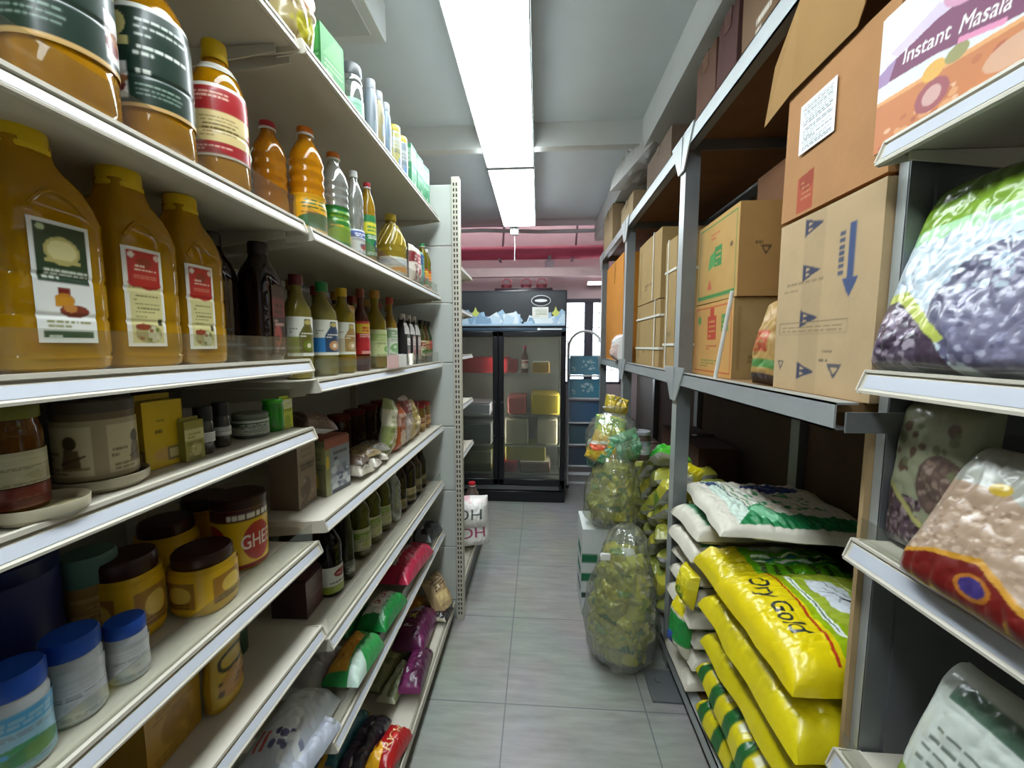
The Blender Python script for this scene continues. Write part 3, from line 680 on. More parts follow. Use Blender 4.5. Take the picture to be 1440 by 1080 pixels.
def ceiling_light(y0, y1, label):
    t = thing('ceiling_light', label, 'light', (-.187, y0, 2.56), 0, 'strip of ceiling light panels')
    L = y1 - y0 - .006; a = .152
    fr = M('d9dee2', .4)
    MB().box(-a, 0, .0, -a + .006, L, .02, fr).box(a - .006, 0, 0, a, L, .02, fr).box(-a, 0, 0, a, .008, .035, fr).box(-a, L - .008, 0, a, L, .035, fr).box(-a, 0, .035, a, L, .04, fr).build('housing', t, smooth=False)
    MB().box(-a + .006, .006, .003, a - .006, L - .006, .03, GLOW('panel', 'f1fbff', LED_STRENGTH)).build('diffuser', t, smooth=False)
    MB().tube([(-.1, L * .2, .04), (-.1, L * .2, .18)], .004, fr, 6).tube([(.1, L * .8, .04), (.1, L * .8, .18)], .004, fr, 6).build('hanger', t)
    return t

# ------------------------------------------------------------------ the room and its lamps
build_room()
for y0, y1, lb in ((2.69, 3.93, 'lit ceiling panel ending above the fridge end of the aisle'), (1.40, 2.67, 'lit ceiling panel over the middle of the aisle'),
                   (.14, 1.38, 'lit ceiling panel overhead between the oil jugs and the open carton'), (-1.12, .12, 'lit ceiling panel behind the viewer at the aisle entrance')):
    ceiling_light(y0, y1, lb)
t = thing('junction_box', 'small white junction box with cord at the end of the lit panels', 'box', (-.24, 3.99, 2.5))
MB().box(-.04, -.025, 0, .04, .025, .085, M('dfe4e2', .4), .004).build('housing', t)
MB().tube([(-.01, 0, .085), (-.01, 0, .24)], .004, M('c8ccca', .5), 6).tube([(.0, 0, 0), (.004, .01, -.12), (.0, .02, -.24)], .004, M('c8ccca', .5), 6).build('cord', t)
for k in range(2): MB().lathe([(.011, 0), (.011, .004)], M('8a9490', .4), 12, T=Matrix.Translation((-.018 + .036 * k, -.026, .05)) @ Matrix.Rotation(R(90), 4, 'X')).build('socket', t)
t = thing('ceiling_box', 'square pale box unit fixed to the ceiling above the top shelf', 'box', (-.74, 1.2, 2.6)); MB().box(-.2, -.45, 0, .14, .44, .139, M('c4c6c2', .6), .004).build('housing', t); MB().box(-.16, -.4, -.006, .1, .39, 0, M('b4b7b4', .6), .002).build('cover', t)

# ------------------------------------------------------------------ shelving along the oil aisle
NX, FX = -.49, -.48
NZ = dict(top=2.03, s2=1.675, s3=1.39, s4=1.243, s5=.985, s6=.785)
FZ = dict(top=2.03, s2=1.665, s3=1.345, s4=1.03, s5=.745, s6=.485, base=.105)
gondola('shelf_bay', 'white shelf bay holding the large oil jugs and ghee jars', (NX, -.45, 0), 90, 1.272, .43, [NZ[k] for k in ('top', 's2', 's3', 's4', 's5', 's6')], (.105, .0), 2.19, riser=(1, 2, 4), lip=.62)
gondola('shelf_bay', 'white shelf bay holding small bottles above snack packets, ending at the slotted post', (FX, .826, 0), 90, 1.095, .446, [FZ[k] for k in ('top', 's2', 's3', 's4', 's5', 's6')], (FZ['base'], -.055), 2.19, riser=(1, 2, 4, 5), lip=.62)
# end panel with slotted post, facing the aisle entrance
t = thing('end_panel', 'tall white slotted post with stacked end panels closing the shelf bay', 'shelving', (-.66, 1.95, 0))
b = MB(); zz = [0, .1, .39, .69, 1.02, 1.34, 1.63, 1.9, 2.185]
for z0, z1 in zip(zz, zz[1:]): b.box(-.25, -.008, z0 + .002, .245, .006, z1 - .002, PANEL, .003)
b.build('panel', t)
b = MB(); b.box(.245, -.018, 0, .282, .022, 2.215, WHITE, .002).build('post', t)
b = MB(); dk = M('2b2d2c', .7)
for i in range(86):
    z = .03 + i * .0252
    b.box(.253, -.0192, z, .2595, -.0178, z + .015, dk).box(.2665, -.0192, z, .273, -.0178, z + .015, dk)
b.build('slots', t, smooth=False)
# the next bay beyond the post
gondola('shelf_bay', 'white shelf bay beyond the slotted post with its lips just showing', (-.505, 1.99, 0), 90, 1.0, .39, [1.93, 1.66, 1.36, 1.03, .70], (.2, -.12), 2.15, lip=.62)

# ------------------------------------------------------------------ oil jugs, second and third shelves
YC = M('e2bd14', .35, var=.05); OILN = M('cc980a', rough=.07, var=.25, scale=5, trans=.42, coat=.35, ior=1.25, spec=.6); OILB = oil('cf8f04', 'b')
def jug_spec(key, H, r, art, lx0, lx1, lz0, lz1, pw=4.0, mat=None, cap=.021):
    pf = prof_jug(H, r, cap)
    return dict(key=key, prof=pf, mat=mat or OILN, pw=pw, n=40, ax=1.12, ay=1, cap=(cap * 1.12, H * .905, H, YC, YC), labels=[('panel', lx0, lx1, lz0, lz1, art)] if art else [],
                extra=[('glint_ridge', lambda: MB().tube([(lx0 * .9 + (lx1 - lx0 * .9) * i / 12, -rad_at(pf, lz1 + .012 + .022 * math.sin(math.pi * i / 12)) * (1 - abs((lx0 * .9 + (lx1 - lx0 * .9) * i / 12) / (r * 1.12)) ** 4) ** .25 - .0005, lz1 + .012 + .022 * math.sin(math.pi * i / 12)) for i in range(13)], .0022, mat or OILN, 6)), ('handle_recess', lambda: MB().lathe([(r * .96, 0), (r * 1.0, H * .1), (r * .9, H * .17)], mat or OILN, 40, pw, 1.12, 1.03, z=H * .545, close=False))])  # glossy ridge tube added on the shoulder to catch highlights
jb = jug_spec('jugA', .27, .047, pic('greenjug'), -.034, .022, .034, .166)
bottle('oil_jug', 'amber oil jug with yellow cap and green and white label on third shelf', 'oil jug', (-.575, .425, NZ['s3']), 90, jb)
jr = jug_spec('jugB', .268, .043, pic('redjug'), -.041, .007, .03, .16)
bottle('oil_jug', 'amber oil jug with red label beside the green-labelled jug', 'oil jug', (-.572, .53, NZ['s3']), 90, jr)
bottle('oil_jug', 'smaller amber oil jug with red label next to the dark bottles', 'oil jug', (-.570, .621, NZ['s3']), 90, jug_spec('jugC', .266, .0395, pic('redjug'), -.038, .006, .026, .156, cap=.019))
jp = jug_spec('jugD', .268, .043, None, -.03, .03, .03, .15)
for y in (.32, .425, .53, .625):
    bottle('oil_jug', 'amber oil jug with yellow cap standing in the row behind the labelled jugs', 'oil jug', (-.70, y, NZ['s3']), 90, jp, 'oil jugs behind the third shelf front row')
pj = prof_pet(.32, .05, .021, 0)
bottle('oil_bottle', 'big golden oil bottle wrapped in a dark green label at the top corner', 'oil bottle', (-.566, .468, NZ['s2'] + .001), 90 - 8, dict(key='wrapA', prof=prof_jug(.31, .05, .022), mat=OILB, n=36, cap=(.023, .285, .31, YC, YC), labels=[(.075, .235, 12, 300, pic('greenwrap'))]))
bottle('oil_bottle', 'golden oil bottle with dark green wrap label beside the red-wrapped bottle', 'oil bottle', (-.564, .585, NZ['s2'] + .001), 90 + 10, dict(key='wrapB', prof=prof_jug(.285, .0455, .02), mat=OILB, n=36, cap=(.021, .262, .285, YC, YC), labels=[(.07, .205, 20, 300, pic('greenwrap'))]))
bottle('oil_bottle', 'golden oil bottle with red and cream wrap label and bright yellow cap', 'oil bottle', (-.562, .703, NZ['s2'] + .001), 90, dict(key='wrapC', prof=prof_jug(.262, .0425, .017), mat=OILB, n=36, cap=(.0185, .232, .262, YC, YC), labels=[(.062, .178, 0, 300, pic('redwrap')), (.205, .218, 0, 200, pic('plain', 3.0, 'e8e4da', 'dcd6c8', 'c9c2b0', '7a7464', 3))]))
# dark bottles
DK = M('1c0b07', .09, var=.3, coat=.5, spec=.5, trans=.15); BLK = M('17130f', .4)
dk = dict(key='darkV', prof=prof_jug(.235, .036, .016), mat=DK, pw=3, n=32, cap=(.018, .212, .236, BLK), labels=[('flat', .038, .015, .15, -.0372, pic('plain', .3, '1e0d0b', '5b1d20', '8a3a34', 'a98a80', 4))])
bottle('vinegar_bottle', 'dark brown bottle with black cap beside the red-labelled jugs', 'bottle', (-.60, .709, NZ['s3']), 90, dict(dk, key='darkU', labels=[]))
bottle('vinegar_bottle', 'dark brown bottle with a tall maroon label at the shelf end', 'bottle', (-.562, .783, NZ['s3']), 90, dk)
# ------------------------------------------------------------------ far bay, second shelf
OR = M('d9781c', .4, var=.05); WC = M('dcdcd6', .4, var=.03); RC = M('ab1c26', .4, var=.05); GC = M('1f7a3a', .4)
AMB = oil('c07a12', 'amb'); ORG = oil('d98f10', 'org'); CLR = FILM('petbottle', milky=.22, tint='d9dccb', gloss=.3, bump=.1, facing=.8, rough=.08)
GLD = oil('b8912a', 'gld'); OLV = oil('8a7c22', 'olv'); PALE = oil('b9a94a', 'pale')
z = FZ['s2'] + .001
def pet(key, H, r, mat, cap, L, ribs=4, body='bottle_body'):
    return dict(key=key, prof=prof_pet(H, r, r * .42, ribs), mat=mat, n=28, cap=(r * .46, H * .93, H, cap, WC), labels=L, body=body)
bottle('oil_bottle', 'dim amber ribbed bottle set back from the orange-capped bottle', 'oil bottle', (-.585, .868, z), 90, pet('petA', .232, .034, AMB, RC, []))
bottle('oil_bottle', 'ribbed orange-yellow oil bottle with an orange cap', 'oil bottle', (-.551, .953, z), 90, pet('petB', .262, .039, ORG, OR, [(.02, .105, 15, 250, pic('oil', 'd9a018', '2c5a2c', '7a3a16'))]))
bottle('oil_bottle', 'clear ribbed bottle with a green label and orange cap', 'oil bottle', (-.547, 1.075, z), 90, pet('petC', .262, .036, CLR, OR, [(.02, .12, 15, 250, pic('oil', '22702c', '7aa02a', 'd9b030'))], 5))
bottle('oil_bottle', 'clear slim bottle with a white label beside the red-capped bottle', 'oil bottle', (-.531, 1.155, z), 90, pet('petD', .25, .026, CLR, WC, [(.02, .085, 10, 250, pic('plain', 1.2, 'dfe2e8', '4a5aa0', 'b0323a', '7a80a0', 6))], 2))
bottle('oil_bottle', 'slim bottle with red cap and green label', 'oil bottle', (-.526, 1.236, z), 90, pet('petE', .25, .0225, GLD, RC, [(.03, .15, 10, 250, pic('plain', .9, '2a7a44', 'd9cf3a', '1c3c6a', 'e3e8df', 8))], 0))
RJ = [(.044, 0), (.053, .006), (.055, .03), (.055, .085), (.0535, .09), (.056, .1), (.056, .108), (.0535, .114), (.056, .124), (.05, .15), (.038, .18), (.024, .205), (.019, .212), (.019, .225)]
def sum_tubes(ps, r, m):
    b = MB()
    for p in ps: b.tube(p, r, m, 6)
    return b
b = dict(key='roundjug', prof=RJ, mat=oil('b29a34', 'rj'), n=36, cap=(.021, .222, .245, M('c9b23a', .4)), labels=[(.022, .083, 10, 260, pic('plain', 2.2, 'c9c8b4', 'a8b0b8', 'c98a2a', '6c7484', 9))],
    extra=[('swirl_ribs', lambda: sum_tubes([[(rad_at(RJ, .126 + .08 * j / 8) * math.cos(k * .52 + j * .09), rad_at(RJ, .126 + .08 * j / 8) * math.sin(k * .52 + j * .09), .126 + .08 * j / 8) for j in range(9)] for k in range(12)], .0028, M('d2bd6a', .15, coat=.5)))])
bottle('oil_jug', 'squat golden jug with swirled shoulders and pale label', 'oil jug', (-.558, 1.515, z), 90, b)
for i, (y, c1, c2, lb) in enumerate(((1.592, '7a2428', 'd8d0c4', 'narrow maroon lettered pouch beside the squat golden jug'), (1.645, 'b8646a', 'e0d6d0', 'narrow pink lettered pouch between the maroon and blue pouches'), (1.70, '2c4f86', '5fa08a', 'narrow blue and green lettered pouch beside the pink pouch'))):
    pack('spice_pouch', lb, 'pouch', (-.516, y, z), (90, 0, 90), .05, .155, .03, pic('plain', .35, c2, c1, c1, c1, i + 3), key='sp%d' % i, seed=i, puff=3, wr=.003)
bottle('sauce_bottle', 'small bottle with red and green label near the slotted panel', 'bottle', (-.522, 1.80, z), 90, pet('petF', .21, .025, OLV, GC, [(.02, .1, 0, 250, pic('plain', 1.3, 'b8502a', 'd9c23a', '3a7a3c', 'e8e0c8', 11))], 2))
bottle('sauce_bottle', 'small bottle with orange-red label, last on its shelf', 'bottle', (-.524, 1.865, z), 90, pet('petG', .20, .024, OLV, WC, [(.015, .1, 0, 250, pic('plain', 1.3, 'c8502c', 'e0a040', '5a8a4c', 'f0e2cc', 12))], 2))
for y in (1.0, 1.12, 1.24, 1.36):
    bottle('oil_bottle', 'dim amber ribbed bottle in the shaded row behind the second shelf front row', 'oil bottle', (-.66, y, z), 90, pet('petA', .232, .034, AMB, RC, []), 'shaded bottles behind the second shelf front row')
# top shelf
z = FZ['top'] + .001
pack('snack_pouch', 'colourful yellow and red pouch at the corner of the top shelf', 'pouch', (-.53, .86, z), (90, 0, 80), .1, .15, .05, pic('plain', .7, '9a8a5c', '8a4a22', 'a8a028', '5a3a22', 21), seed=4)
t = thing('tea_packet', 'bright green packet with pale stripes on the top shelf', 'packet', (-.548, 1.035, z), 84)
gp = Pic(.6, '2c7a38', 100).rect(0, 0, 1, .25, '6f9468').lines(.1, .3, .9, .6, 4, '86b47c', 2, .4).poly([(.1, .6), (.6, .95), (.9, .95), (.9, .6)], '4a9a48')
warp(box6(.095, .06, .155, '2f8a3f', {'front': gp, 'left': gp, 'right': gp}, 'paper'), .004, 3).build('packet_body', t); MB().box(-.045, -.003, .152, .045, .003, .175, M('4a4a44', .4)).build('fold', t)
JG = FILM('jarglass', milky=.12, tint='dfe6dc', gloss=.3, bump=0, facing=.75, rough=.05)
bottle('storage_jar', 'clear ribbed jar with mint label on the top shelf', 'jar', (-.54, 1.183, z), 90, dict(key='tjar', body='jar_body', prof=[(.026, 0), (.032, .008), (.032, .12), (.029, .13), (.031, .135), (.029, .142), (.028, .155)], mat=JG, n=28, cap=(.03, .15, .182, M('4c4f50', .35)), capname='lid', labels=[(.012, .085, 10, 250, pic('plain', 1.6, '8fb8a0', '6fa088', '7aac92', '5c8a74', 13))]))
for i, (y, r, c, lb) in enumerate(((1.268, .018, '7c868e', 'tall silver-grey tube bottle beside the ribbed jar on the top shelf'), (1.325, .018, '8f8660', 'tall beige tube bottle second along from the ribbed jar on the top shelf'), (1.385, .018, '748898', 'tall blue-grey tube bottle third along from the ribbed jar on the top shelf'))):
    bottle('tube_bottle', lb, 'bottle', (-.519, y, z), 90, dict(key='tube%d' % i, prof=[(r * .9, 0), (r, .004), (r, .15), (r * .8, .17)], mat=M(c, .35), n=20, cap=(r * .85, .17, .197, M('8e9498', .35)), labels=[(.02, .13, 30, 130, pic('plain', .4, '8a949a', c, '94822e', '5a646c', 14 + i))]))
for i, (y, c, lb) in enumerate(((1.47, 'a09a5c', 'pale yellow-lidded can on the top shelf beside the tube bottles'), (1.545, '7f8a92', 'grey can with yellow lid on the top shelf before the green packets'))):
    bottle('food_can', lb, 'can', (-.522, y, z), 90, dict(key='tcan%d' % i, body='can_body', prof=prof_can(.15, .024), mat=M('868c8f', .4, .4), n=24, cap=(.0245, .146, .168, M('c2b042', .4)), capname='lid', labels=[(.01, .14, 20, 280, pic('plain', .9, c, 'a8aca8', '6a8ab0', '5a646c', 17 + i))]))
for i, (y, lb) in enumerate(((1.665, 'mint green box with white stripes beside the grey can'), (1.755, 'mint green striped box, second last on the top shelf'), (1.845, 'mint green striped box at the very end of the top shelf'))):
    t = thing('tea_carton', lb, 'box', (-.536, y, z), 90 - 4 * i, 'mint striped boxes at the end of the top shelf')
    gp = pic('plain', .6, '3f8a60', '9fb8a8', '2f7a50', 'b8c8bc', 19); box6(.07, .055, .19, '4fa076', {'front': gp, 'left': gp, 'right': gp}, 'paper').build('carton_body', t); MB().box(-.034, -.026, .19, .034, .026, .193, M('8fa898', .4)).build('fold', t)

# ------------------------------------------------------------------ far bay, third shelf
z = FZ['s3'] + .001
def wine(key, H, r, nr, mat, cap, L, sh=.58, cz=.9):
    return dict(key=key, prof=prof_wine(H, r, nr, sh), mat=mat, n=24, cap=(nr * 1.3, H * cz, H, cap), labels=L)
CLO = FILM('olivebottle', milky=.28, tint='b9a860', gloss=.35, bump=0, facing=.85, rough=.05)
for i, (y, arch, side, fr, cp, lb) in enumerate(((.885, '5d5a1c', '7c8a2c', '6a7a1a', M('5a1518', .35), 'oil bottle with olive arched label, first beyond the shelf step'), (.993, '26405f', '2f7ab8', 'b98a5a', GC, 'oil bottle with blue arched label between the olive and tan labels'), (1.095, '9a7a42', 'c9bfa4', 'b9a070', M('c9a818', .35), 'oil bottle with tan arched label and yellow neck'))):
    bottle('oil_bottle', lb, 'oil bottle', (-.55, y, z), 90, wine('arch%d' % i, .235, (.030, .034, .032)[i], .0115, (oil('a89a44', 'ol1'), oil('a89c50', 'ol2'), oil('a8941c', 'ol3'))[i], cp, [(.052, .14, -22, 165, pic('house', arch, side, fr))], .64))
t = thing('oil_carton', 'tall tan carton standing behind the tan-labelled bottle', 'box', (-.575, 1.145, z), 90)
box6(.06, .05, .19, 'b07a2c', {'front': pic('plain', .4, 'c08a34', 'e0d0a0', 'd9a850', '7a4a1a', 22), 'left': pic('plain', .4, 'c9953c', 'e2d2a4', 'd9a850', '7a4a1a', 23)}, 'gloss').build('carton_body', t); MB().box(-.028, -.023, .19, .028, .023, .194, M('c9a050', .4)).build('fold', t)
bottle('syrup_bottle', 'slender bottle with red and yellow label', 'bottle', (-.545, 1.202, z), 90, wine('red1', .248, .0245, .01, oil('6a2a10', 'rd'), M('7a3a20', .4), [(.05, .15, 10, 220, pic('plain', .8, 'b3202a', 'd9b830', 'c93a3a', 'f0e0d0', 24))]))
bottle('oil_bottle', 'yellow-green bottle with pale green label beside the red-labelled bottle', 'oil bottle', (-.556, 1.338, z), 90, wine('yg1', .262, .036, .013, oil('a8941c', 'yg'), M('a8782a', .4), [(.04, .13, 10, 220, pic('plain', 1.0, 'c6d29a', '9fb86a', '6aa04a', '5a6a3a', 25))]))
bottle('oil_bottle', 'bottle with white and green label next to the dark gable bottles', 'oil bottle', (-.538, 1.425, z), 90, wine('yg2', .25, .025, .01, GLD, M('9a3a22', .4), [(.04, .14, 10, 220, pic('plain', .8, 'd6dccb', '8fb08a', '7aa86a', '5a6a4a', 26))]))
def gable(key, body, lc): return dict(key=key, prof=[(.024, 0), (.026, .005), (.026, .12), (.022, .145), (.012, .17), (.012, .185)], mat=M(body, .3), pw=5, n=28, cap=(.014, .178, .2, M('c9c4bf', .35)), labels=[('flat', .036, .02, .115, -.0268, pic('plain', .4, lc, 'e0d8d4', '8a2a34', '4a3a3a', 27)), (.122, .165, 0, 120, pic('plain', 1.4, 'd2d0cc', 'b8b4b0', 'c4bfba', '8a8480', 28))])
for i, (y, lb, lc) in enumerate(((1.545, 'black bottle with silver sloped shoulders, first of the sloped set', '3a3638'), (1.615, 'black bottle with sloped shoulders and pink label, second of the sloped set', 'c9a0a0'), (1.685, 'black bottle with sloped shoulders and pale label, last of the sloped set', 'd2b4b0'))):
    bottle('sauce_bottle', lb, 'bottle', (-.535, y, z), 90, gable('gab%d' % i, '2c2a2b', lc), 'sloped-shoulder sauce bottles')
for i, (y, c, lb) in enumerate(((1.755, '5a5a2a', 'small olive bottle with black cap beside the sloped bottles'), (1.812, '6a4a24', 'small brown bottle with dark cap, second last on the third shelf'), (1.87, '4a5a3c', 'small green-grey bottle with dark cap, last on the third shelf'))):
    bottle('sauce_bottle', lb, 'bottle', (-.522, y, z), 90, wine('sm%d' % i, .19, .019, .009, oil(c, 's%d' % i), BLK, [(.03, .1, 10, 220, pic('plain', .8, ('c9c4a0', 'b9a06a', 'b4584a')[i], '8a3a2a', '4a6a3a', '3a3a2a', 30 + i))]))
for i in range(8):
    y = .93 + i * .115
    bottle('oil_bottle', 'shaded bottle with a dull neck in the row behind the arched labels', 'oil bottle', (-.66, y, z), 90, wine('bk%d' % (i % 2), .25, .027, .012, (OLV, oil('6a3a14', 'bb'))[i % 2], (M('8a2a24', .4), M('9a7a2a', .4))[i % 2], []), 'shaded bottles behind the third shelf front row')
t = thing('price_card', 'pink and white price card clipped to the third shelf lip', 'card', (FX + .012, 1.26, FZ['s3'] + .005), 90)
MB().box(-.05, -.001, -.0, .05, .001, .042, M('d9b4b0', .5)).box(.055, -.001, .0, .13, .001, .042, M('dcdad4', .5)).build('card', t)

# ------------------------------------------------------------------ near bay, fourth shelf
z = NZ['s4'] + .001
def jar(key, H, r, mat, lid, L, n=30, neck=.9, pw=2.0, lidh=.13):
    return dict(key=key, body='jar_body', prof=prof_jar(H, r, neck), mat=mat, n=n, pw=pw, cap=(r * (neck + .07), H * (1 - lidh), H, lid), capname='lid', labels=L)
HONEY = oil('7a4a0c', 'hon')
bottle('sauce_jar', 'amber sauce jar with a pale label at the frame edge of the fourth shelf', 'jar', (-.545, .367, z), 90, jar('amj', .118, .025, HONEY, M('6a6a1c', .4), [(.035, .07, 20, 200, pic('plain', 2.4, 'b9b496', 'c4bfa0', 'a9a284', '6a6450', 40)), (.012, .034, 20, 200, pic('plain', 3, '6a1f12', '7a2a18', '5a1a10', '8a4a3a', 41))]))
def dish(key, r):
    def f(): return MB().lathe([(r * .82, 0), (r * .98, .006), (r, .016), (r * .985, .017), (r * .9, .008), (r * .8, .006)], M('a8a088', .3), 32)
    return f
t = thing('shallow_dish', 'pale shallow dish in front of the amber sauce jar', 'dish', (-.515, .368, z), 0); dish('d', .036)().build('dish_body', t); MB().lathe([(.02, .0062), (.03, .0075)], M('c4b98e', .6), 24).build('glaze_ring', t)
def tin():
    return dict(key='tinA', body='tin_body', prof=prof_can(.094, .037), mat=M('6f6046', .45, .2), n=36, cap=(.038, .088, .104, M('4a4236', .4)), capname='lid', labels=[(.008, .08, 14, 300, pic('tin'))])
bottle('food_tin', 'cream tin with a dark figure on its label beside the amber jar', 'tin', (-.556, .458, z + .008), 90, tin())
t = thing('shallow_dish', 'pale shallow dish under the cream figure tin', 'dish', (-.553, .458, z - .0005), 0); dish('e', .046)().build('dish_body', t); MB().lathe([(.03, .0062), (.036, .0075)], M('c4b98e', .6), 24).build('glaze_ring', t)
ty = Pic(.75, 'cfae14', 110).ell(.5, .2, .3, .1, 'c9a44a').lines(.25, .52, .8, .62, 1, '6a5a10', 3).lines(.3, .7, .7, .74, 1, '8a7a14', 5).rect(.55, .08, .95, .3, '7a6a3c').rect(.6, .12, .9, .26, 'c2b47a')
t = thing('powder_packet', 'bright yellow flat-topped packet behind the small label card', 'packet', (-.572, .545, z), 84); warp(box6(.056, .05, .098, 'c9a912', {'front': ty, 'left': ty}, 'gloss'), .003, 6).build('packet_body', t); MB().box(-.026, -.004, .098, .026, .004, .106, M('b39a18', .4)).build('fold', t)
t = thing('spice_packet', 'small olive and cream packet leaning before the yellow packet', 'packet', (-.542, .575, z), 86); sp = pic('plain', .7, '8d8a3a', 'c9c08a', 'b0a868', '4a4420', 43); box6(.032, .02, .062, '8a863a', {'front': sp}, 'gloss').build('packet_body', t); MB().box(-.015, -.002, .062, .015, .002, .067, M('9a9648', .4)).build('fold', t)
GLJ = FILM('spiceglass', milky=.15, tint='8a8f8c', gloss=.3, bump=0, facing=.7, rough=.05)
for i, (x, y, lb) in enumerate(((-.55, .612, 'small dark spice bottle with white band beside the yellow packet'), (-.560, .66, 'small dark spice bottle with grey band, second from the yellow packet'))):
    bottle('spice_bottle', lb, 'bottle', (x, y, z), 90, dict(key='spb%d' % i, prof=[(.012, 0), (.0135, .003), (.0135, .05), (.012, .055)], mat=M('3c3a34', .15, coat=.5), n=20, cap=(.0132, .054, .078, M('1a1a1c', .35)), labels=[(.02, .036, 10, 260, pic('plain', 3, ('dcdcd8', 'a8aaa8')[i], 'b9babb', 'c4c4c2', '5a5a58', 44))]))
bottle('food_tin', 'low grey-green tin with pale lettered band', 'tin', (-.568, .742, z), 90, dict(key='lowtin', body='tin_body', prof=prof_can(.042, .031), mat=M('5a6458', .4, .3), n=30, cap=(.0315, .039, .046, M('6a7066', .4)), capname='lid', labels=[(.006, .034, 10, 300, pic('plain', 5, 'c4c8bc', '4a5a4a', '8a9484', '2a3a2a', 45))]))
bottle('chutney_jar', 'small bright green jar beside the yellow and white card at the shelf end', 'jar', (-.556, .793, z), 90, jar('grj', .066, .02, M('2a8a1c', .2, coat=.5), M('3fae2c', .35), []))
t = thing('spice_packet', 'small yellow-green and white packet last on the fourth shelf', 'packet', (-.55, .818, z), 88); sp = pic('plain', .8, 'c8cf3a', 'dfe3c0', '9fb030', '5a6a1a', 46); box6(.032, .02, .064, 'b9c43a', {'front': sp, 'left': sp}, 'gloss').build('packet_body', t); MB().box(-.015, -.002, .064, .015, .002, .069, M('c8d048', .4)).build('fold', t)
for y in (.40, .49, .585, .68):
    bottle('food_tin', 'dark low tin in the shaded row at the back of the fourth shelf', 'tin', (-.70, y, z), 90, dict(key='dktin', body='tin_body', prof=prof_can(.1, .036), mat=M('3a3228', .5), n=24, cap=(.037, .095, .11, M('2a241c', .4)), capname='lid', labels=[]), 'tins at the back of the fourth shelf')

# ------------------------------------------------------------------ near bay, fifth shelf
z = NZ['s5'] + .001
BRL = M('34140f', .35); YLJ = M('d2a616', .3, coat=.4)
bottle('ghee_tin', 'yellow tub with a round red lettered badge and brown lid', 'tub', (-.598, .735, z), 90, dict(key='ghee', body='tub_body', prof=[(.043, 0), (.045, .004), (.047, .125), (.047, .132)], mat=YLJ, n=40, cap=(.0482, .122, .142, BRL), capname='lid', labels=[(.004, .122, -14, 330, pic('ghee'))]))
def yj(key, r, H): return dict(key=key, body='tub_body', prof=[(r * .9, 0), (r * .95, .004), (r, .02), (r, H * .8)], mat=YLJ, n=36, pw=2.6, cap=(r * .98, H * .78, H, BRL), capname='lid', labels=[(.008, H * .72, 0, 320, pic('yellowjar'))])
bottle('ghee_jar', 'glossy yellow jar with brown lid and tan label before the red-badged tub', 'jar', (-.562, .605, z), 90, yj('yjA', .043, .098))
bottle('ghee_jar', 'shaded yellow jar with dark lid behind the blue-capped tubs', 'jar', (-.615, .53, z), 90, yj('yjB', .037, .125))
bottle('ghee_jar', 'shaded yellow jar tucked behind the red-badged tub', 'jar', (-.70, .68, z), 90, yj('yjC', .043, .11))
bottle('ghee_jar', 'shaded yellow tub with dark lid deep on the fifth shelf', 'jar', (-.72, .79, z), 90, yj('yjD', .043, .115))
BLUE = M('1a50b8', .35, var=.06); WB = M('bfc4c8', .35)
for i, (x, y, r, H, col, lb) in enumerate(((-.541, .457, .0215, .078, 'b9bcc0', 'white tub with blue cap, smallest and next to the shaded yellow jar'), (-.547, .402, .026, .1, 'c2c6ca', 'white tub with blue cap between two other blue-capped tubs'), (-.540, .345, .025, .105, '8ab4c8', 'pale blue tub with blue cap and green foot at the frame edge'))):
    lab = pic('plain', 2.2, col, ('c9ccd0', 'b9bcc2', '4a9ac8')[i], ('d2d4d6', 'b0b2b8', '3f8a5a')[i], '7a7f88', 50 + i)
    bottle('powder_tub', lb, 'tub', (x, y, z), 90, dict(key='bt%d' % i, body='tub_body', prof=[(r * .92, 0), (r, .004), (r * .96, H * .4), (r, H * .7), (r * .9, H * .8)], mat=WB, n=28, cap=(r * .98, H * .78, H, BLUE), capname='lid', labels=[(.006, H * .66, 10, 250, lab)]))
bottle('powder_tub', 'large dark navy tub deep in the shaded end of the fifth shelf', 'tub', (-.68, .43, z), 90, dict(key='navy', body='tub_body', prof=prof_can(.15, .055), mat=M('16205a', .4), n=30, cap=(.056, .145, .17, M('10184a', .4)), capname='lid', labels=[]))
bottle('powder_tub', 'tan tub with dull teal lid behind the blue-capped tubs', 'tub', (-.645, .505, z), 90, dict(key='teal', body='tub_body', prof=[(.028, 0), (.03, .006), (.03, .09), (.028, .1)], mat=M('8a6a34', .4), n=26, cap=(.031, .1, .14, M('4f6f66', .4)), capname='lid', labels=[(.02, .085, 20, 200, pic('plain', 1.6, 'a8844a', '8a6a34', 'b9985a', '5a4220', 53))]))

# ------------------------------------------------------------------ near bay, sixth shelf
z = NZ['s6'] + .001
sq = dict(key='squeeze', body='bottle_body', prof=[(.03, 0), (.034, .006), (.035, .05), (.031, .085), (.034, .12), (.03, .14), (.017, .15), (.015, .156)], mat=M('b8921c', .35, coat=.3), n=32, ax=1.1, ay=.62, pw=2.4, cap=(.018, .152, .178, M('4a4420', .4)), labels=[(.012, .13, 0, 160, pic('ghost', 'c9a83a', 'b5823a'))])
bottle('mustard_bottle', 'yellow squeeze bottle with dark oval emblem on the sixth shelf', 'bottle', (-.562, .628, z), 96, sq)
t = thing('custard_carton', 'large plain mustard-yellow carton beside the squeeze bottle', 'box', (-.605, .535, z), 92); gb = pic('plain', .8, 'b58a2c', 'a87e26', '9c7222', '8a6420', 60); warp(box6(.1, .075, .165, 'b0862a', {'front': gb}, 'gloss'), .004, 8).build('carton_body', t); MB().box(-.047, -.035, .165, .047, .035, .168, M('a07a24', .4)).build('fold', t)
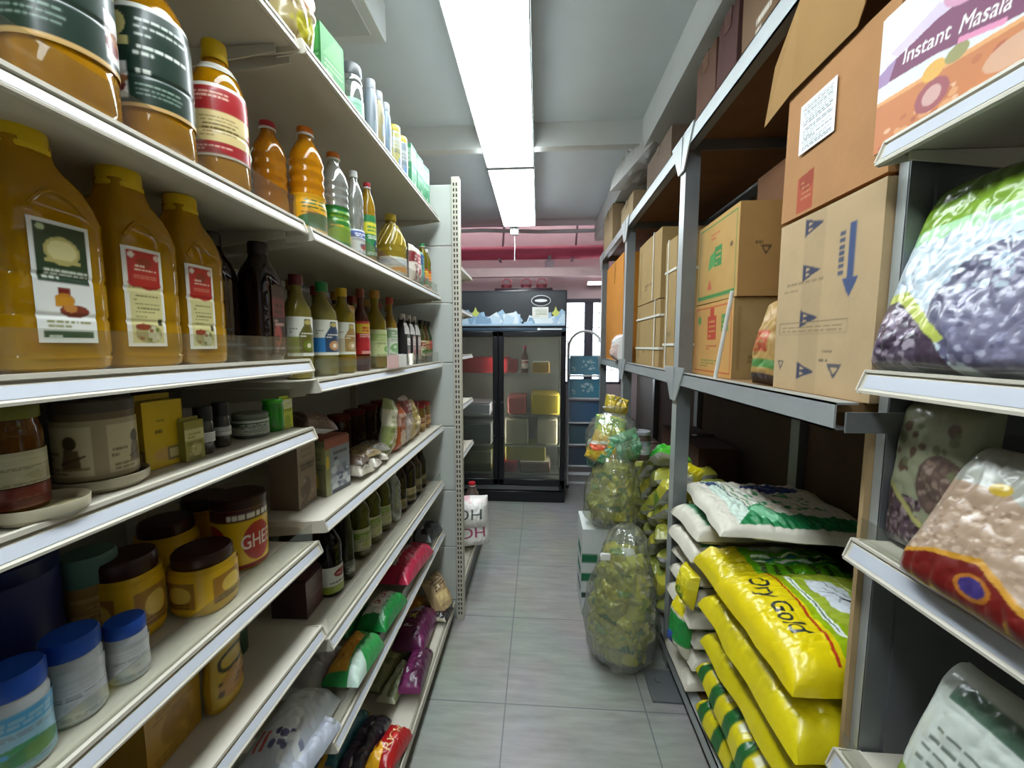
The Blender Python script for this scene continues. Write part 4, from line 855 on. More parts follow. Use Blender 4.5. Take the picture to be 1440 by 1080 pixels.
bottle('food_tin', 'small dark green tin near the end of the sixth shelf', 'tin', (-.63, .735, z), 90, dict(key='gtin', body='tin_body', prof=prof_can(.075, .026), mat=M('2f4a36', .35), n=24, cap=(.0265, .072, .082, M('4a5a4c', .4)), capname='lid', labels=[]))
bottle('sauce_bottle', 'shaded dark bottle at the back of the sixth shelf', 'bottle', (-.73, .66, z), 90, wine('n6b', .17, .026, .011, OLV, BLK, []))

# ------------------------------------------------------------------ far bay, fourth shelf
z = FZ['s4'] + .001
pack('dried_packet', 'crumpled dark brown packet slumped on the cartons at the fourth shelf step', 'packet', (-.60, .945, z + .165), (0, 14, 80), .12, .14, .05, pic('plain', 1.0, '4a3630', '6a5048', '7a6258', '9a8478', 61), seed=8)
bt = pic('plain', .5, '8a7a68', '9a8a78', '6f6254', '4a4038', 62)
t = thing('spice_carton', 'plain dull brown carton below the crumpled packet', 'box', (-.60, .915, z), 90); warp(box6(.075, .07, .165, '7a6a58', {'front': bt}, 'kraft'), .003, 3).build('carton_body', t); MB().box(-.035, -.033, .165, .035, .033, .168, M('6f6050', .6)).build('fold', t)
bf = Pic(.62, '8a8f9a', 130).rect(0, .84, 1, 1, '9a5448').rect(0, .0, .2, .84, '8f9060').ell(.09, .6, .06, .12, 'd2b23a').specks(30, ['6a707c', 'a9afb8', '5a5f74', 'c0c4c8'], .25, .08, .95, .55, .06, 5).rect(.25, .0, 1, .08, '3c4048').lines(.3, .6, .9, .8, 2, '4a4048', 6)
t = thing('spice_carton', 'upright carton with copper top, gold jar picture and grey-blue front', 'box', (-.572, 1.02, z), 80); warp(box6(.098, .075, .148, '7a5a4c', {'front': bf, 'left': pic('plain', .5, '7a7a58', '9a9a6a', 'c9a83a', '4a4630', 63)}, 'gloss'), .002, 5).build('carton_body', t); MB().box(-.046, -.034, .148, .046, .034, .151, M('a0604f', .4)).build('fold', t)
for i, (y, lb) in enumerate(((1.12, 'stack of loose lettered sachets beside the copper-topped carton'), (1.2, 'low heap sachet with black lettering on the fourth shelf'), (1.27, 'black and white sachet lying before the leaning slim packet'))):
    pack('spice_sachet', lb, 'packet', (-.55, y, z), (0, 8, 90 + 12 * i), .09, .1, .035, pic('plain', 1.1, 'b4ac9a', '3a3632', '8a8272', '2a2622', 64 + i), seed=10 + i)
    pack('spice_sachet', ('brown', 'tan', 'grey')[i] + ' sachet lying on top of the ' + ('stack of loose lettered sachets', 'low heap sachet', 'black and white sachet')[i], 'packet', (-.56, y + .01, z + .034), (0, 4, 100 - 20 * i), .085, .095, .03, pic('plain', 1.1, ('6a5444', 'a8946a', '8c8a80')[i], '4a3a30', 'a09078', '2a221c', 68 + i), seed=20 + i)
for i, (y, c, c2, H, lean, lb) in enumerate(((1.34, '8f9a5c', 'd2cdb4', .2, 12, 'slim green-edged packet leaning before the orange-topped pouch'), (1.43, 'b0562f', 'c4a090', .17, 0, 'orange-topped pouch with mixed picture on the fourth shelf'), (1.51, 'b9aca4', '8a4a4a', .19, -4, 'tall pinkish pouch beside the orange-topped pouch'), (1.59, 'cdb98a', 'a08a4a', .16, -8, 'cream sachet strip leaning beside the tall pinkish pouch'))):
    pack('snack_pouch', lb, 'pouch', (-.545, y, z + .004), (90, lean, 90), .075, H, .045, pic('plain', .45, c, c2, 'c9b9a0', '5a4438', 72 + i), seed=30 + i)
for i, (y, H, r, c, lidc, lb) in enumerate(((1.685, .15, .036, 'b99a4c', '8a2a2c', 'pear-shaped pickle jar with maroon lid on the fourth shelf'), (1.775, .125, .038, 'a8884a', 'a0242c', 'wide pickle jar with red lid, second last on the fourth shelf'), (1.862, .125, .038, 'b08c56', 'b02a30', 'wide pickle jar with red lid at the end of the fourth shelf'))):
    bottle('pickle_jar', lb, 'jar', (-.555, y, z), 90, jar('pj%d' % i, H, r, oil(c, 'pk%d' % i), M(lidc, .4), [(.02, H * .55, 10, 260, pic('plain', 2.0, ('8a5a3a', '7a2a2a', '8c3430')[i], 'c9b080', 'b99a5a', 'e0d0a8', 76 + i))]))
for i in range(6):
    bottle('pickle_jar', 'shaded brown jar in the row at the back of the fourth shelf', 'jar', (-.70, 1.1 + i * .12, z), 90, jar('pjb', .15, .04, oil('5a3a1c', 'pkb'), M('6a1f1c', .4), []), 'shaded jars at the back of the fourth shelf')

# ------------------------------------------------------------------ far bay, fifth shelf
z = FZ['s5'] + .001
cb = pic('plain', .9, '4a2c30', '5a3438', '6a4448', '8a6a68', 80)
t = thing('drink_carton', 'dark maroon carton lying back on the fifth shelf', 'box', (-.615, .945, z), 92); warp(box6(.11, .09, .095, '3c2226', {'front': cb, 'right': cb}, 'gloss'), .002, 7).build('carton_body', t); MB().box(-.05, -.042, .095, .05, .042, .098, M('5a3a3c', .4)).build('fold', t)
bottle('sauce_bottle', 'dark sauce bottle with white label and red oval badge', 'bottle', (-.567, 1.005, z), 90, wine('sauceA', .235, .032, .013, oil('1c120c', 'sc'), M('2a1a1c', .35), [(.012, .085, 0, 220, Pic(1.5, 'cdd0c8', 100).rect(0, 0, 1, .28, '8a9a2c').ell(.5, .72, .2, .16, '8a1c24').lines(.35, .68, .65, .76, 1, 'e0c8c0', 3).lines(.2, .36, .8, .5, 1, '6a7060', 4))]))
bottle('sauce_bottle', 'slim dark bottle with pinkish neck beside the red-badged bottle', 'bottle', (-.553, 1.075, z), 90, wine('sauceB', .225, .019, .011, oil('4a4a34', 'sd'), M('a8847c', .35), [(.02, .06, 0, 220, pic('plain', 1.0, '3a3a34', '5a5a50', '8a8a7c', 'b0b0a0', 81))]))
PETO = oil('6a6a1e', 'peto')
for i, (y, r, lb) in enumerate(((1.20, .036, 'olive oil bottle with orange cap, first of the fifth-shelf row'), (1.29, .036, 'olive oil bottle with pale label, second of the fifth-shelf row'), (1.38, .036, 'olive oil bottle with pale label, third of the fifth-shelf row'))):
    bottle('oil_bottle', lb, 'oil bottle', (-.575, y, z), 90, pet('peto%d' % i, .21, r, PETO, (M('a0562a', .4), GC, M('6a6a4a', .4))[i], [(.03, .1, 5, 200, pic('plain', 1.3, 'b9b890', '7a9a3a', 'a0a860', '4a5a2a', 82 + i))], 2))
bottle('clear_bottle', 'clear empty-looking bottle between the olive oil and dark glass bottles', 'bottle', (-.56, 1.465, z), 90, pet('clr5', .2, .03, CLR, WC, [], 3))
for i, (y, lb) in enumerate(((1.545, 'dark brown glass bottle before the pale-labelled stout bottle'), (1.64, 'stout dark bottle with cream lettered label at its foot'), (1.74, 'dark bottle with grey shoulders, second last on the fifth shelf'), (1.835, 'dark bottle at the end of the fifth shelf'))):
    bottle('soy_bottle', lb, 'bottle', (-.565, y, z), 90, wine('soy%d' % i, (.23, .24, .215, .2)[i], (.03, .038, .034, .03)[i], .014, oil(('3c2412', '2c1a0e', '5a4a3a', '3a2c1c')[i], 'soy%d' % i), BLK, [(.02, (.06, .075, .08, .07)[i], 0, 220, pic('plain', 1.6, ('8a7a4a', 'c4b894', '8d8a78', '6a5a3a')[i], 'a89a6a', '5a4a24', '3a2c14', 86 + i))], .62))
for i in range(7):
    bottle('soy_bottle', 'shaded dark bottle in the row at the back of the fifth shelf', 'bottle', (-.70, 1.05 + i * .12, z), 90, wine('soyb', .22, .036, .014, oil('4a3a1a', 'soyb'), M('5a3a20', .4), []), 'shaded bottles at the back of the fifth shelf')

# ------------------------------------------------------------------ far bay, sixth shelf: packs lying along the shelf
z = FZ['s6'] + .001
def lie(name, label, x, y, z, rz, w, l, h, art, seed, group=None, cat='packet', ry=10, **k):
    """packet lying along the shelf, printed side up, tipped a little towards the aisle"""
    return pack(name, label, cat, (x, y, z), (0, ry, rz), w, l, h, art, seed=seed, group=group, **k)
lie('noodle_pack', 'long white and violet pack of noodles tipped at the shelf end', -.565, .80, z, 90 + 4, .26, .12, .08, pic('whitenood'), 41)
lie('noodle_pack', 'second white and violet pack lying lower beside the long white one', -.515, .77, z, 88, .2, .07, .05, pic('stripe', 'b7bccb', 'dfe3ea'), 42)
lie('noodle_pack', 'grey clear-wrapped pack between the violet pack and the green noodle pack', -.62, .98, z, 86, .2, .12, .075, pic('stripe', '8f9096', 'c2c4c6'), 43)
lie('noodle_pack', 'green pack with an orange noodle picture', -.52, 1.03, z, 92, .2, .1, .075, pic('noodle'), 44)
lie('biscuit_pack', 'white biscuit pack with red lettering and green ends', -.52, 1.235, z, 90, .21, .1, .075, pic('biscuit'), 45)
lie('biscuit_pack', 'green pack lying behind the white biscuit pack', -.63, 1.2, z, 90, .19, .1, .06, pic('stripe', '1f7a3c', '2f9a50'), 46)
lie('wafer_pack', 'glossy crimson pack with white lettered patch', -.525, 1.52, z, 90, .36, .115, .085, pic('pinkpack'), 47)
lie('wafer_pack', 'crimson pack lying behind the lettered crimson pack', -.635, 1.50, z, 90, .32, .1, .07, pic('stripe', '9a1a3c', 'b8305a'), 48)
lie('snack_pack', 'black and silver pack at the end of the sixth shelf', -.53, 1.81, z, 88, .2, .1, .075, pic('stripe', '202428', '7a858a'), 49)
lie('snack_pack', 'black pack stacked behind the black and silver pack', -.61, 1.76, z, 92, .2, .1, .06, pic('stripe', '15181a', '3a4448'), 50)

# ------------------------------------------------------------------ base deck
z = FZ['base'] + .001
lie('snack_pack', 'red pack with yellow corner standing at the deck lip', -.465, 1.12, z, 84, .17, .085, .06, pic('redpack'), 51, ry=14)
lie('snack_pack', 'dark purple-black crinkled pack behind the red pack', -.55, 1.13, z, 88, .24, .085, .055, pic('stripe', '241c2c', '4a3f58'), 52)
lie('snack_pack', 'long pack with orange-yellow stripe behind the purple-black pack', -.625, 1.14, z, 90, .26, .075, .055, pic('stripe', '2c6a78', 'd0a02c'), 53)
lie('snack_pack', 'grey-blue pack deepest on the deck beside the striped pack', -.70, 1.12, z, 90, .24, .08, .06, pic('stripe', '47598a', 'a8b0bc'), 54)
lie('vermicelli_pack', 'olive clear-wrapped vermicelli pack behind the purple bag', -.60, 1.44, z, 82, .26, .085, .055, pic('stripe', '6a7044', '8f9668'), 55)
lie('vermicelli_pack', 'second olive vermicelli pack lying closer to the lip', -.53, 1.38, z, 86, .22, .07, .045, pic('stripe', '7a8058', 'b4b89a'), 56)
lie('cereal_bag', 'purple glossy bag with a white letter and yellow star', -.535, 1.64, z, 92, .30, .14, .095, pic('purplepack'), 57)
lie('cereal_bag', 'purple crumpled bag overlapping the vermicelli at the lip', -.475, 1.43, z, 94, .25, .09, .07, pic('stripe', '4a1238', '6f2a58'), 58)
lie('snack_pouch', 'orange crumpled pouch behind the beige pouch', -.60, 1.825, z, 80, .13, .12, .06, pic('stripe', 'c07a1c', 'd9a040'), 59)
pack('snack_pouch', 'beige and black lettered pouch standing by the slotted post', 'pouch', (-.505, 1.845, z), (62, 0, 70), .13, .19, .06, pic('beige'), seed=60)
lie('snack_pouch', 'dark folded pouch under the beige lettered pouch', -.48, 1.80, z, 85, .14, .12, .04, pic('stripe', '2a2220', 'b0a890'), 61)
# white lettered bags beyond the slotted post
for i, (zz, tx, fg, lb) in enumerate(((.205, 'OH', 'a02c60', 'white lettered bag with pink print, lower of the two past the slotted post'), (.325, 'OH', '3c4a44', 'white lettered bag with dark print, upper of the two past the slotted post'))):
    pack('rice_bag', lb, 'bag', (-.425, 2.36 - .02 * i, zz), (80, 0, 20 - 8 * i), .24, .19, .13, pic('milkpack', tx, fg), seed=62 + i)
bottle('syrup_bottle', 'bottle with a big red cap behind the white lettered bags', 'bottle', (-.43, 2.52, .203), 90, pet('rcb', .33, .05, M('5a4a44', .3), RC, [], 2))

# ------------------------------------------------------------------ steel rack
STEEL = M('7c8082', .45, .55, var=.15, bump=.1, bscale=60); STEEL_LIT = M('b4b9b8', .4, .4, var=.12); WOOD = M('8a6a44', .7, var=.25, scale=14)  # second steel is a lighter copy: light on aisle-facing faces put into the colour
DWOOD = M('6b4a2c', .8, var=.3, scale=12)
def rack():
    t = thing('steel_rack', 'grey steel storage rack with wooden boards holding cartons and rice bags', 'rack', (0, 0, 0))
    X0, X1 = .575, 1.1
    YS = [.80, 1.71, 2.76, 3.76]
    for y in YS:
        for x in ((X0 if y > 1 else .66), X1 - .03):
            e = .028 if y > 1 else .011
            b = MB(); b.box(x, y - e, 0, x + .004, y + e, 2.262, STEEL_LIT).box(x, y - e - .002, 0, x + .055, y - e + .002, 2.262, STEEL)
            b.build('post', t, smooth=False)
    for y in YS[1:]: MB().box(X0 - .11, y - .21, 0, X0 + .01, y - .05, .008, STEEL).box(X0 - .07, y - .12, .008, X0 - .05, y - .1, .014, STEEL).build('foot_plate', t, smooth=False)
    for (z0, z1, zb) in ((2.185, 2.245, 2.235), (1.258, 1.312, 1.30), (.045, .1, .09)):
        for ya, yb in zip(YS, YS[1:]):
            b = MB().box(X0 - .004, ya, z0, X0, yb, z1, STEEL_LIT).box(X0 - .004, ya, z1 - .004, X0 + .04, yb, z1, STEEL_LIT).box(X0 - .004, ya, z0, X0 + .03, yb, z0 + .004, STEEL)
            b.build('beam', t, smooth=False)
            MB().box(X1 - .004, ya, z0, X1, yb, z1, STEEL).build('beam', t, smooth=False)
            MB().box(X0 + .001, ya + .03, zb - .012, X1 - .035, yb - .03, zb + .008, WOOD if z0 < 2 else DWOOD).build('deck_board', t, smooth=False)
        for y in YS:
            MB().box(X0, y - .026, z0, X1, y - .022, z1 - .015, STEEL).build('beam', t, smooth=False)
    for y in YS[1:]:
        for z, s in ((2.2, 1), (1.285, 1)):
            MB().prism([(y - .12, z + .05), (y - .025, z + .05), (y - .0, z - .09), (y - .03, z - .09)], 'x', X0 - .010, X0 - .005, STEEL_LIT).prism([(y + .12, z + .05), (y + .0, z + .05), (y - .0, z - .09), (y + .03, z - .09)], 'x', X0 - .010, X0 - .005, STEEL_LIT).build('gusset_plate', t, smooth=False)
    MB().box(.648, .812, .105, .664, .822, 1.255, M('a88e66', .7)).build('side_board', t, smooth=False)
    MB().box(X1 + .004, .9, .1, X1 + .016, 3.7, 2.2, M('5a4636', .85, var=.2)).build('back_board', t, smooth=False)
rack()
ZM = 1.309
carton('storage_carton', 'big pale beige carton printed with arrows on the middle rack shelf', (.835, .978, ZM), -90, .325, .38, .425, 'b49a74', {'front': pic('arrows'), 'top': pic('carton_red')}, ribbon=False, seed=3, tape='b9a684')
t = carton('storage_carton', 'open brown carton with shipping label and raised flap on top of the arrow carton', (.835, .98, ZM + .434), -90, .325, .38, .312, 'a8794a', {'front': pic('topcarton')}, ribbon=False, seed=4)
nv = pic('ship').res()
sv = MB().grid(lambda u, v: (-.1 + .12 * u, -.1955, .145 + .115 * v - .0 * u), nv[0], nv[1], PRINT('paper'), pic('ship').cols(*nv)).build('shipping_label', t); 
KR = M('c39a62', .85, var=.1)
fl = [(.634, 1.119, 2.057), (.634, .907, 2.057), (.622, .874, 2.076), (.595, .829, 2.119), (.553, .82, 2.19), (.55, .907, 2.191), (.563, .98, 2.17), (.593, 1.12, 2.122), (.644, 1.255, 2.045)]
inv = Matrix.Rotation(R(90), 4, 'Z') @ Matrix.Translation((-.835, -.98, -(ZM + .434)))
b = MB(); vs = [inv @ Vector(p) for p in fl] + [inv @ Vector((p[0] + .003, p[1], p[2] + .004)) for p in fl]; n = len(fl)
b.add(vs, [tuple(range(n)), tuple(reversed(range(n, 2 * n)))] + [(i, n + i, n + (i + 1) % n, (i + 1) % n) for i in range(n)], KR); b.build('carton_flap', t, smooth=False)
carton('storage_carton', 'dark brown carton deep on the middle shelf behind the printed cartons', (.935, 1.4, ZM), -90, .46, .22, .74, '6a4526', {}, seed=6, tape='7a5a38')
carton('storage_carton', 'carton with red print and white strap below the green-printed carton', (.735, 1.57, ZM), -90, .33, .16, .275, 'b88a4a', {'front': pic('redprint'), 'right': pic('straw')}, seed=7, ribbon=False)
carton('storage_carton', 'carton with green print stacked on the red-printed carton', (.74, 1.56, ZM + .278), -90, .335, .17, .305, 'b08a4c', {'front': pic('greenprint'), 'right': pic('cartontag')}, seed=8, ribbon=False)
tag(MB().tube([(.592, 1.375, ZM + .004), (.60, 1.30, ZM + .282)], .0065, M('dcdad2', .4), 8).build('white_stick'), 'thin white stick leaning against the red-printed carton', 'stick')
pack('rice_sack', 'small printed sack leaning between the red-printed carton and the arrow carton', 'sack', (.70, 1.20, ZM), (76, 0, -80), .11, .25, .055, Pic(.5, 'a8854a', 120).rect(0, .16, 1, .26, '4a7a3a').rect(.2, .35, .7, .6, 'b5563a').rect(0, 0, 1, .1, '3a2a24').lines(.25, .38, .65, .57, 3, 'a8854a', 3), seed=70, kind='woven')
# bay beyond the middle post
carton('storage_carton', 'tall narrow carton with white straps just beyond the middle post', (.80, 2.05, ZM), -90, .16, .3, .63, 'ad8c50', {'front': pic('straw')}, straps=(('v', -.04), ('h', .12), ('h', .48)), seed=9, ribbon=False)
carton('storage_carton', 'strapped brown carton on the middle shelf below the crossed-strap carton', (.80, 2.46, ZM), -90, .5, .30, .365, '9b8050', {'front': pic('straw')}, straps=(('v', .16), ('h', .1), ('h', .28)), seed=10, ribbon=False)
carton('storage_carton', 'brown carton with one upright strap stacked on the strapped carton', (.80, 2.46, ZM + .372), -90, .48, .30, .37, '93784a', {'front': pic('straw')}, straps=(('v', .10),), seed=11, ribbon=False)
carton('storage_carton', 'tall orange-brown carton filling the last bay toward the window', (.795, 3.30, ZM), -90, .7, .38, .78, 'c07c22', {}, seed=12, tape='c88a38')
pack('plastic_bag', 'crumpled pink and clear plastic bag at the shelf edge by the orange-brown carton', 'bag', (.62, 2.93, ZM), (80, 0, -90), .16, .2, .09, pic('stripe', 'c9b0a8', 'dcd6d2'), seed=71)
# top of the rack
ZT = 2.245
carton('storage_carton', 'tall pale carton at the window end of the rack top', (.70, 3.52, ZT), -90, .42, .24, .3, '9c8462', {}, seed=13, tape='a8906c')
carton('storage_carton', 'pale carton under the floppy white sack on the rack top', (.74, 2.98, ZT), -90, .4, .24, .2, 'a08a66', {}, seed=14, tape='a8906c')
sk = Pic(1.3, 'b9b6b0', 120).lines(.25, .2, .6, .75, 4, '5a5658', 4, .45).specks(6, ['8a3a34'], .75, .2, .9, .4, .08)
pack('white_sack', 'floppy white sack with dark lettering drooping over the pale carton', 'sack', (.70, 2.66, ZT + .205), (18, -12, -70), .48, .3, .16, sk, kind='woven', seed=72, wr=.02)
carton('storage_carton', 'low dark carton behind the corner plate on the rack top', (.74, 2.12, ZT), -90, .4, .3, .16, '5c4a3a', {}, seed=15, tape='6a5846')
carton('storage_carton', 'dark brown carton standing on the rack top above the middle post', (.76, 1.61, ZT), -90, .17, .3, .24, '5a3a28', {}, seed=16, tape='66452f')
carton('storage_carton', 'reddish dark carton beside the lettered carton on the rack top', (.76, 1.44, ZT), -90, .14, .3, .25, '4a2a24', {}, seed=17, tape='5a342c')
carton('storage_carton', 'brown carton with pale lettering on the rack top over the open carton', (.76, 1.16, ZT), -90, .36, .3, .25, '6c5238', {'front': Pic(1.4, '6c5238', 120).lines(.2, .2, .45, .42, 2, 'd0c8b8', 3, .6)}, seed=18, tape='7a5f44')

# ------------------------------------------------------------------ rice bags on the rack's bottom board
ZB = .101
def rice(label, x, y, z, rz, w, l, h, art, seed, rx=0, ry=0, bg='d6c413', back=None, kind='film', name='rice_bag', group=None):
    return tag(put(link(name, pillow_mb(w, l, h, art, bg, kind, seed, 60, 60, 3.2, .008 if kind == 'woven' else .006 if seed == 84 else .011, .05, .6, 5, back, .9).mesh('rice_bag')), (x, y, z), rz, rx, ry), label, 'rice bag', group)
gs = pic('goldside')
rice('lowest yellow rice bag of the pile, green and white print at its side', .80, 1.09, ZB, -88, .52, .46, .124, gs, 80, bg='c9bc18', back=gs)
rice('yellow rice bag second from the bottom of the pile', .79, 1.10, ZB + .125, -93, .50, .47, .124, gs, 81, bg='cfc016', back=gs)
rice('yellow rice bag in the middle of the pile, plain yellow side', .80, 1.08, ZB + .25, -89, .52, .46, .126, pic('plain', 1.0, 'd6c614', 'e2d32a', 'd2c010', 'b5a60e', 90), 82, back=pic('plain', 1.0, 'd6c614', 'e2d32a', 'd2c010', 'b5a60e', 90))
rice('yellow rice bag just under the cow-pictured bag, bulging toward the aisle', .795, 1.085, ZB + .375, -91, .54, .47, .13, pic('plain', 1.0, 'dccb14', 'e4d634', 'd2c010', 'b5a60e', 91), 83, back=pic('plain', 1.0, 'd6c614', 'e2d32a', 'd2c010', 'b5a60e', 90))
rice('yellow rice bag lettered beside a red line with a cow picture, topmost of the pile', .815, 1.05, ZB + .505, -90, .40, .50, .13, pic('gold'), 84, back=pic('plain', 1.0, 'd6c614', 'e2d32a', 'd2c010', 'b5a60e', 90))
rice('green and yellow rice bag with white oval lying between the white bag and cow-pictured bag', .80, 1.325, ZB + .50, -88, .21, .46, .11, pic('goldback'), 85)
wg = pic('whitebag')
for i in range(8):
    rice('white rice bag in the stack below the green-banded white bag', .80 + .012 * (i % 3 - 1), 1.552, ZB + .084 * i, -90 + 2 * (i % 2), .26, .46, .083, wg, 86 + i, bg='c6c0b0', back=wg, kind='woven', group='white rice bags stacked behind the yellow pile')
rice('white rice bag with green band and blue oval lying on top of the white stack', .835, 1.45, ZB + .69, -8, .47, .52, .075, pic('whitegreen'), 95, bg='cfc8b8', back=wg, kind='woven', rx=-3)
pack('rice_pouch', 'loose green and blue pouch end poking out low beside the rack post', 'pouch', (.588, 1.52, ZB + .12), (84, 0, -78), .12, .2, .05, Pic(.8, 'c9c2b0', 90).rect(0, .25, 1, .75, '1f8a3c').rect(0, .1, .5, .35, '2c4a9a').rect(0, .8, 1, 1, 'd9c818'), seed=96)
pack('rice_pouch', 'crumpled yellow pouch end above the green and blue pouch', 'pouch', (.585, 1.46, ZB + .36), (80, 0, -84), .11, .13, .05, pic('plain', .8, 'd2c21a', 'e0d43a', '7a9a22', 'b5a60e', 92), seed=97)

# packets heaped behind the post, second bay
rr = random.Random(12); k = 0
for row in range(6):
    for col in range(5):
        y = 1.86 + col * .165 + rr.uniform(-.02, .02); x = .655 + rr.uniform(-.02, .02); z = .1 + row * .118
        if row == 5 and col in (3, 4): continue
        for dx in ((0, .17) if row > 2 else (0,)):
            pack('spice_packet', 'yellow-green packet heaped on the bottom board behind the middle post', 'packet', (x + dx, y, z + .02), (rr.uniform(-25, 15), rr.uniform(20, 50), rr.uniform(60, 120)), .17, .15, .085, pic('packet', k % 6), key='ph%d' % (k % 6), seed=k, group='packets heaped behind the middle post', nx=20, ny=20, wr=.014, lift=False)
            k += 1
pack('spice_packet', 'bright green packet on top of the heap behind the middle post', 'packet', (.655, 2.02, .82), (20, 30, 100), .17, .16, .09, pic('stripe', '2f9a2c', '5abf3a'), seed=201, wr=.014, lift=False)
pack('spice_packet', 'yellow crumpled packet peeking past the middle post on top of the heap', 'packet', (.70, 1.86, .80), (70, 10, -60), .15, .15, .07, pic('stripe', 'd9c818', 'b9b02a'), seed=202, wr=.014, lift=False)
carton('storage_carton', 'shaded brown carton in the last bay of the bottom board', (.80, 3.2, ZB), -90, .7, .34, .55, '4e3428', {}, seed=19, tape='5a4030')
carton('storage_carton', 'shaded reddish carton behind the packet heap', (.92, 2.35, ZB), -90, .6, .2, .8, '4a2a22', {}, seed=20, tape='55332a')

# ------------------------------------------------------------------ clear sacks in the aisle
SACK = FILM('sack', milky=.10, tint='f6f8ee', gloss=.3, bump=1.0, bscale=15, facing=.6, rough=.1)
def sack(label, loc, r, H, seed, lean, contents, tie=None):
    t = thing('clear_sack', label, 'sack', loc, 0)
    prof = [(r * .45, 0), (r * .72, .012), (r * .92, H * .12), (r, H * .3), (r * .95, H * .48), (r * .84, H * .62), (r * .7, H * .76), (r * .58, H * .87), (r * .5, H * .94), (r * .4, H * .98), (r * .28, H * 1.01), (r * .05, H * 1.015)]
    b = MB().lathe(prof, SACK, 72, wob=.16, seed=seed)
    b.v = [(x * (1 + .05 * math.sin(11 * math.atan2(y, x) + 9 * z) * max(0, z / H - .45) * 2), y * (1 + .05 * math.sin(11 * math.atan2(y, x) + 9 * z) * max(0, z / H - .45) * 2), z) for x, y, z in b.v]
    b.v = [(x + lean[0] * (z / H) ** 1.5 + .012 * noise.noise(Vector((x * 30, y * 30, z * 14 + seed))), y + lean[1] * (z / H) ** 1.5 + .012 * noise.noise(Vector((y * 30, z * 14, x * 30 + seed))), z) for x, y, z in b.v]
    b.build('sack_film', t)
    if tie: MB().box(-.022, -.006, -.016, .022, .004, .016, M('e2e2de', .4), .004, T=Matrix.Translation(tie)).build('paper_tag', t)
    q = random.Random(seed)
    for i in range(contents[0]):
        f = (i + .5) / contents[0]; zz = .05 + f * H * contents[1]; a = i * 2.4 + q.uniform(-.3, .3)
        rad = max(.01, (rad_at(prof, zz) * .93 - .066) * (.35, 1)[i % 2])
        lx = loc[0] + math.cos(a) * rad + lean[0] * (zz / H) ** 1.5; ly = loc[1] + math.sin(a) * rad + lean[1] * (zz / H) ** 1.5
        pack('spice_packet', contents[2], 'packet', (lx - .035 * math.cos(a), ly - .035 * math.sin(a), loc[2] + zz), (q.uniform(75, 105), q.uniform(-30, 30), math.degrees(a) + 90), .14, .12, .07, pic('packet', i % 6), key='ps%d' % (i % 6), seed=300 + i, group=contents[3], nx=24, ny=24, wr=.016, puff=3, sq=5, lift=False)
sack('clear plastic sack of yellow-green packets standing on the floor by the rack foot', (.375, 1.735, .003), .165, .60, 3, (.03, .02), (60, .68, 'yellow-green packet inside the clear sack standing on the floor', 'packets in the floor sack'), (-.09, -.12, .54))
t = carton('goods_box', 'white box with green labels on the floor behind the floor sack', (.37, 2.13, .002), 0, .27, .24, .47, 'c4c8c6', {'front': Pic(.6, 'c8ccca', 120).rect(0, .62, .3, .72, '1f6a44').rect(0, .4, .3, .5, '1f6a44').rect(0, .2, .3, .27, '24423a'), 'left': Pic(.6, 'c8ccca', 120).rect(.2, .62, .8, .72, '1f6a44').rect(.2, .4, .8, .5, '1f6a44').rect(.2, .2, .8, .27, '24423a')}, seed=21, tape='d4d6d4')
sack('clear plastic sack of yellow-green packets resting on the white box', (.39, 2.08, .478), .15, .40, 7, (.02, .0), (38, .68, 'yellow-green packet inside the clear sack on the white box', 'packets in the sack on the white box'))
ca = pic('candy')
t = thing('mixed_bag', 'bulging clear bag of colourful snack packets topping the sacks', 'bag', (.41, 2.16, .775))
MB().lathe([(.06, 0), (.12, .02), (.15, .09), (.145, .18), (.11, .25), (.05, .29), (.06, .32), (.02, .33)], SACK, 44, wob=.2, seed=11).build('sack_film', t)
for i, (dx, dy, dz, rot, art, lb) in enumerate(((-.05, -.05, .10, (80, 20, -20), ca, 'orange and white striped packet inside the topmost clear bag'), (.04, -.06, .12, (85, -15, 20), pic('stripe', '5f9a74', '9ac0a0'), 'sea-green packet inside the topmost clear bag'), (-.02, .02, .18, (60, 10, 0), pic('stripe', 'b9c02a', '7aa83a'), 'lime packet near the neck of the topmost clear bag'), (.05, .03, .07, (90, 0, 60), pic('stripe', 'c9a02c', 'e0c060'), 'golden packet low in the topmost clear bag'), (-.05, .03, .05, (90, 0, -50), pic('stripe', '3f7a6a', 'd0b040'), 'teal and gold packet low in the topmost clear bag'))):
    pack('snack_packet', lb, 'packet', (.41 + dx, 2.16 + dy, .775 + dz), rot, .17, .16, .08, art, seed=400 + i, wr=.012, lift=False)
pack('snack_packet', 'yellow crumpled packet perched highest above the sacks', 'packet', (.42, 2.24, 1.08), (60, 20, 10), .13, .10, .07, pic('stripe', 'c2a42a', '9a8a2a'), seed=410, wr=.016, lift=False)
bottle('snack_jar', 'dark jar with grey label wedged beside the topmost clear bag', 'jar', (.545, 2.10, .83), -60, jar('wdg', .15, .045, M('4a3a34', .3), M('8a8a90', .4), [(.03, .1, 0, 240, pic('plain', 2.0, '9a9aa0', '6a6a78', 'c8c8c4', '3a3a40', 93))]))

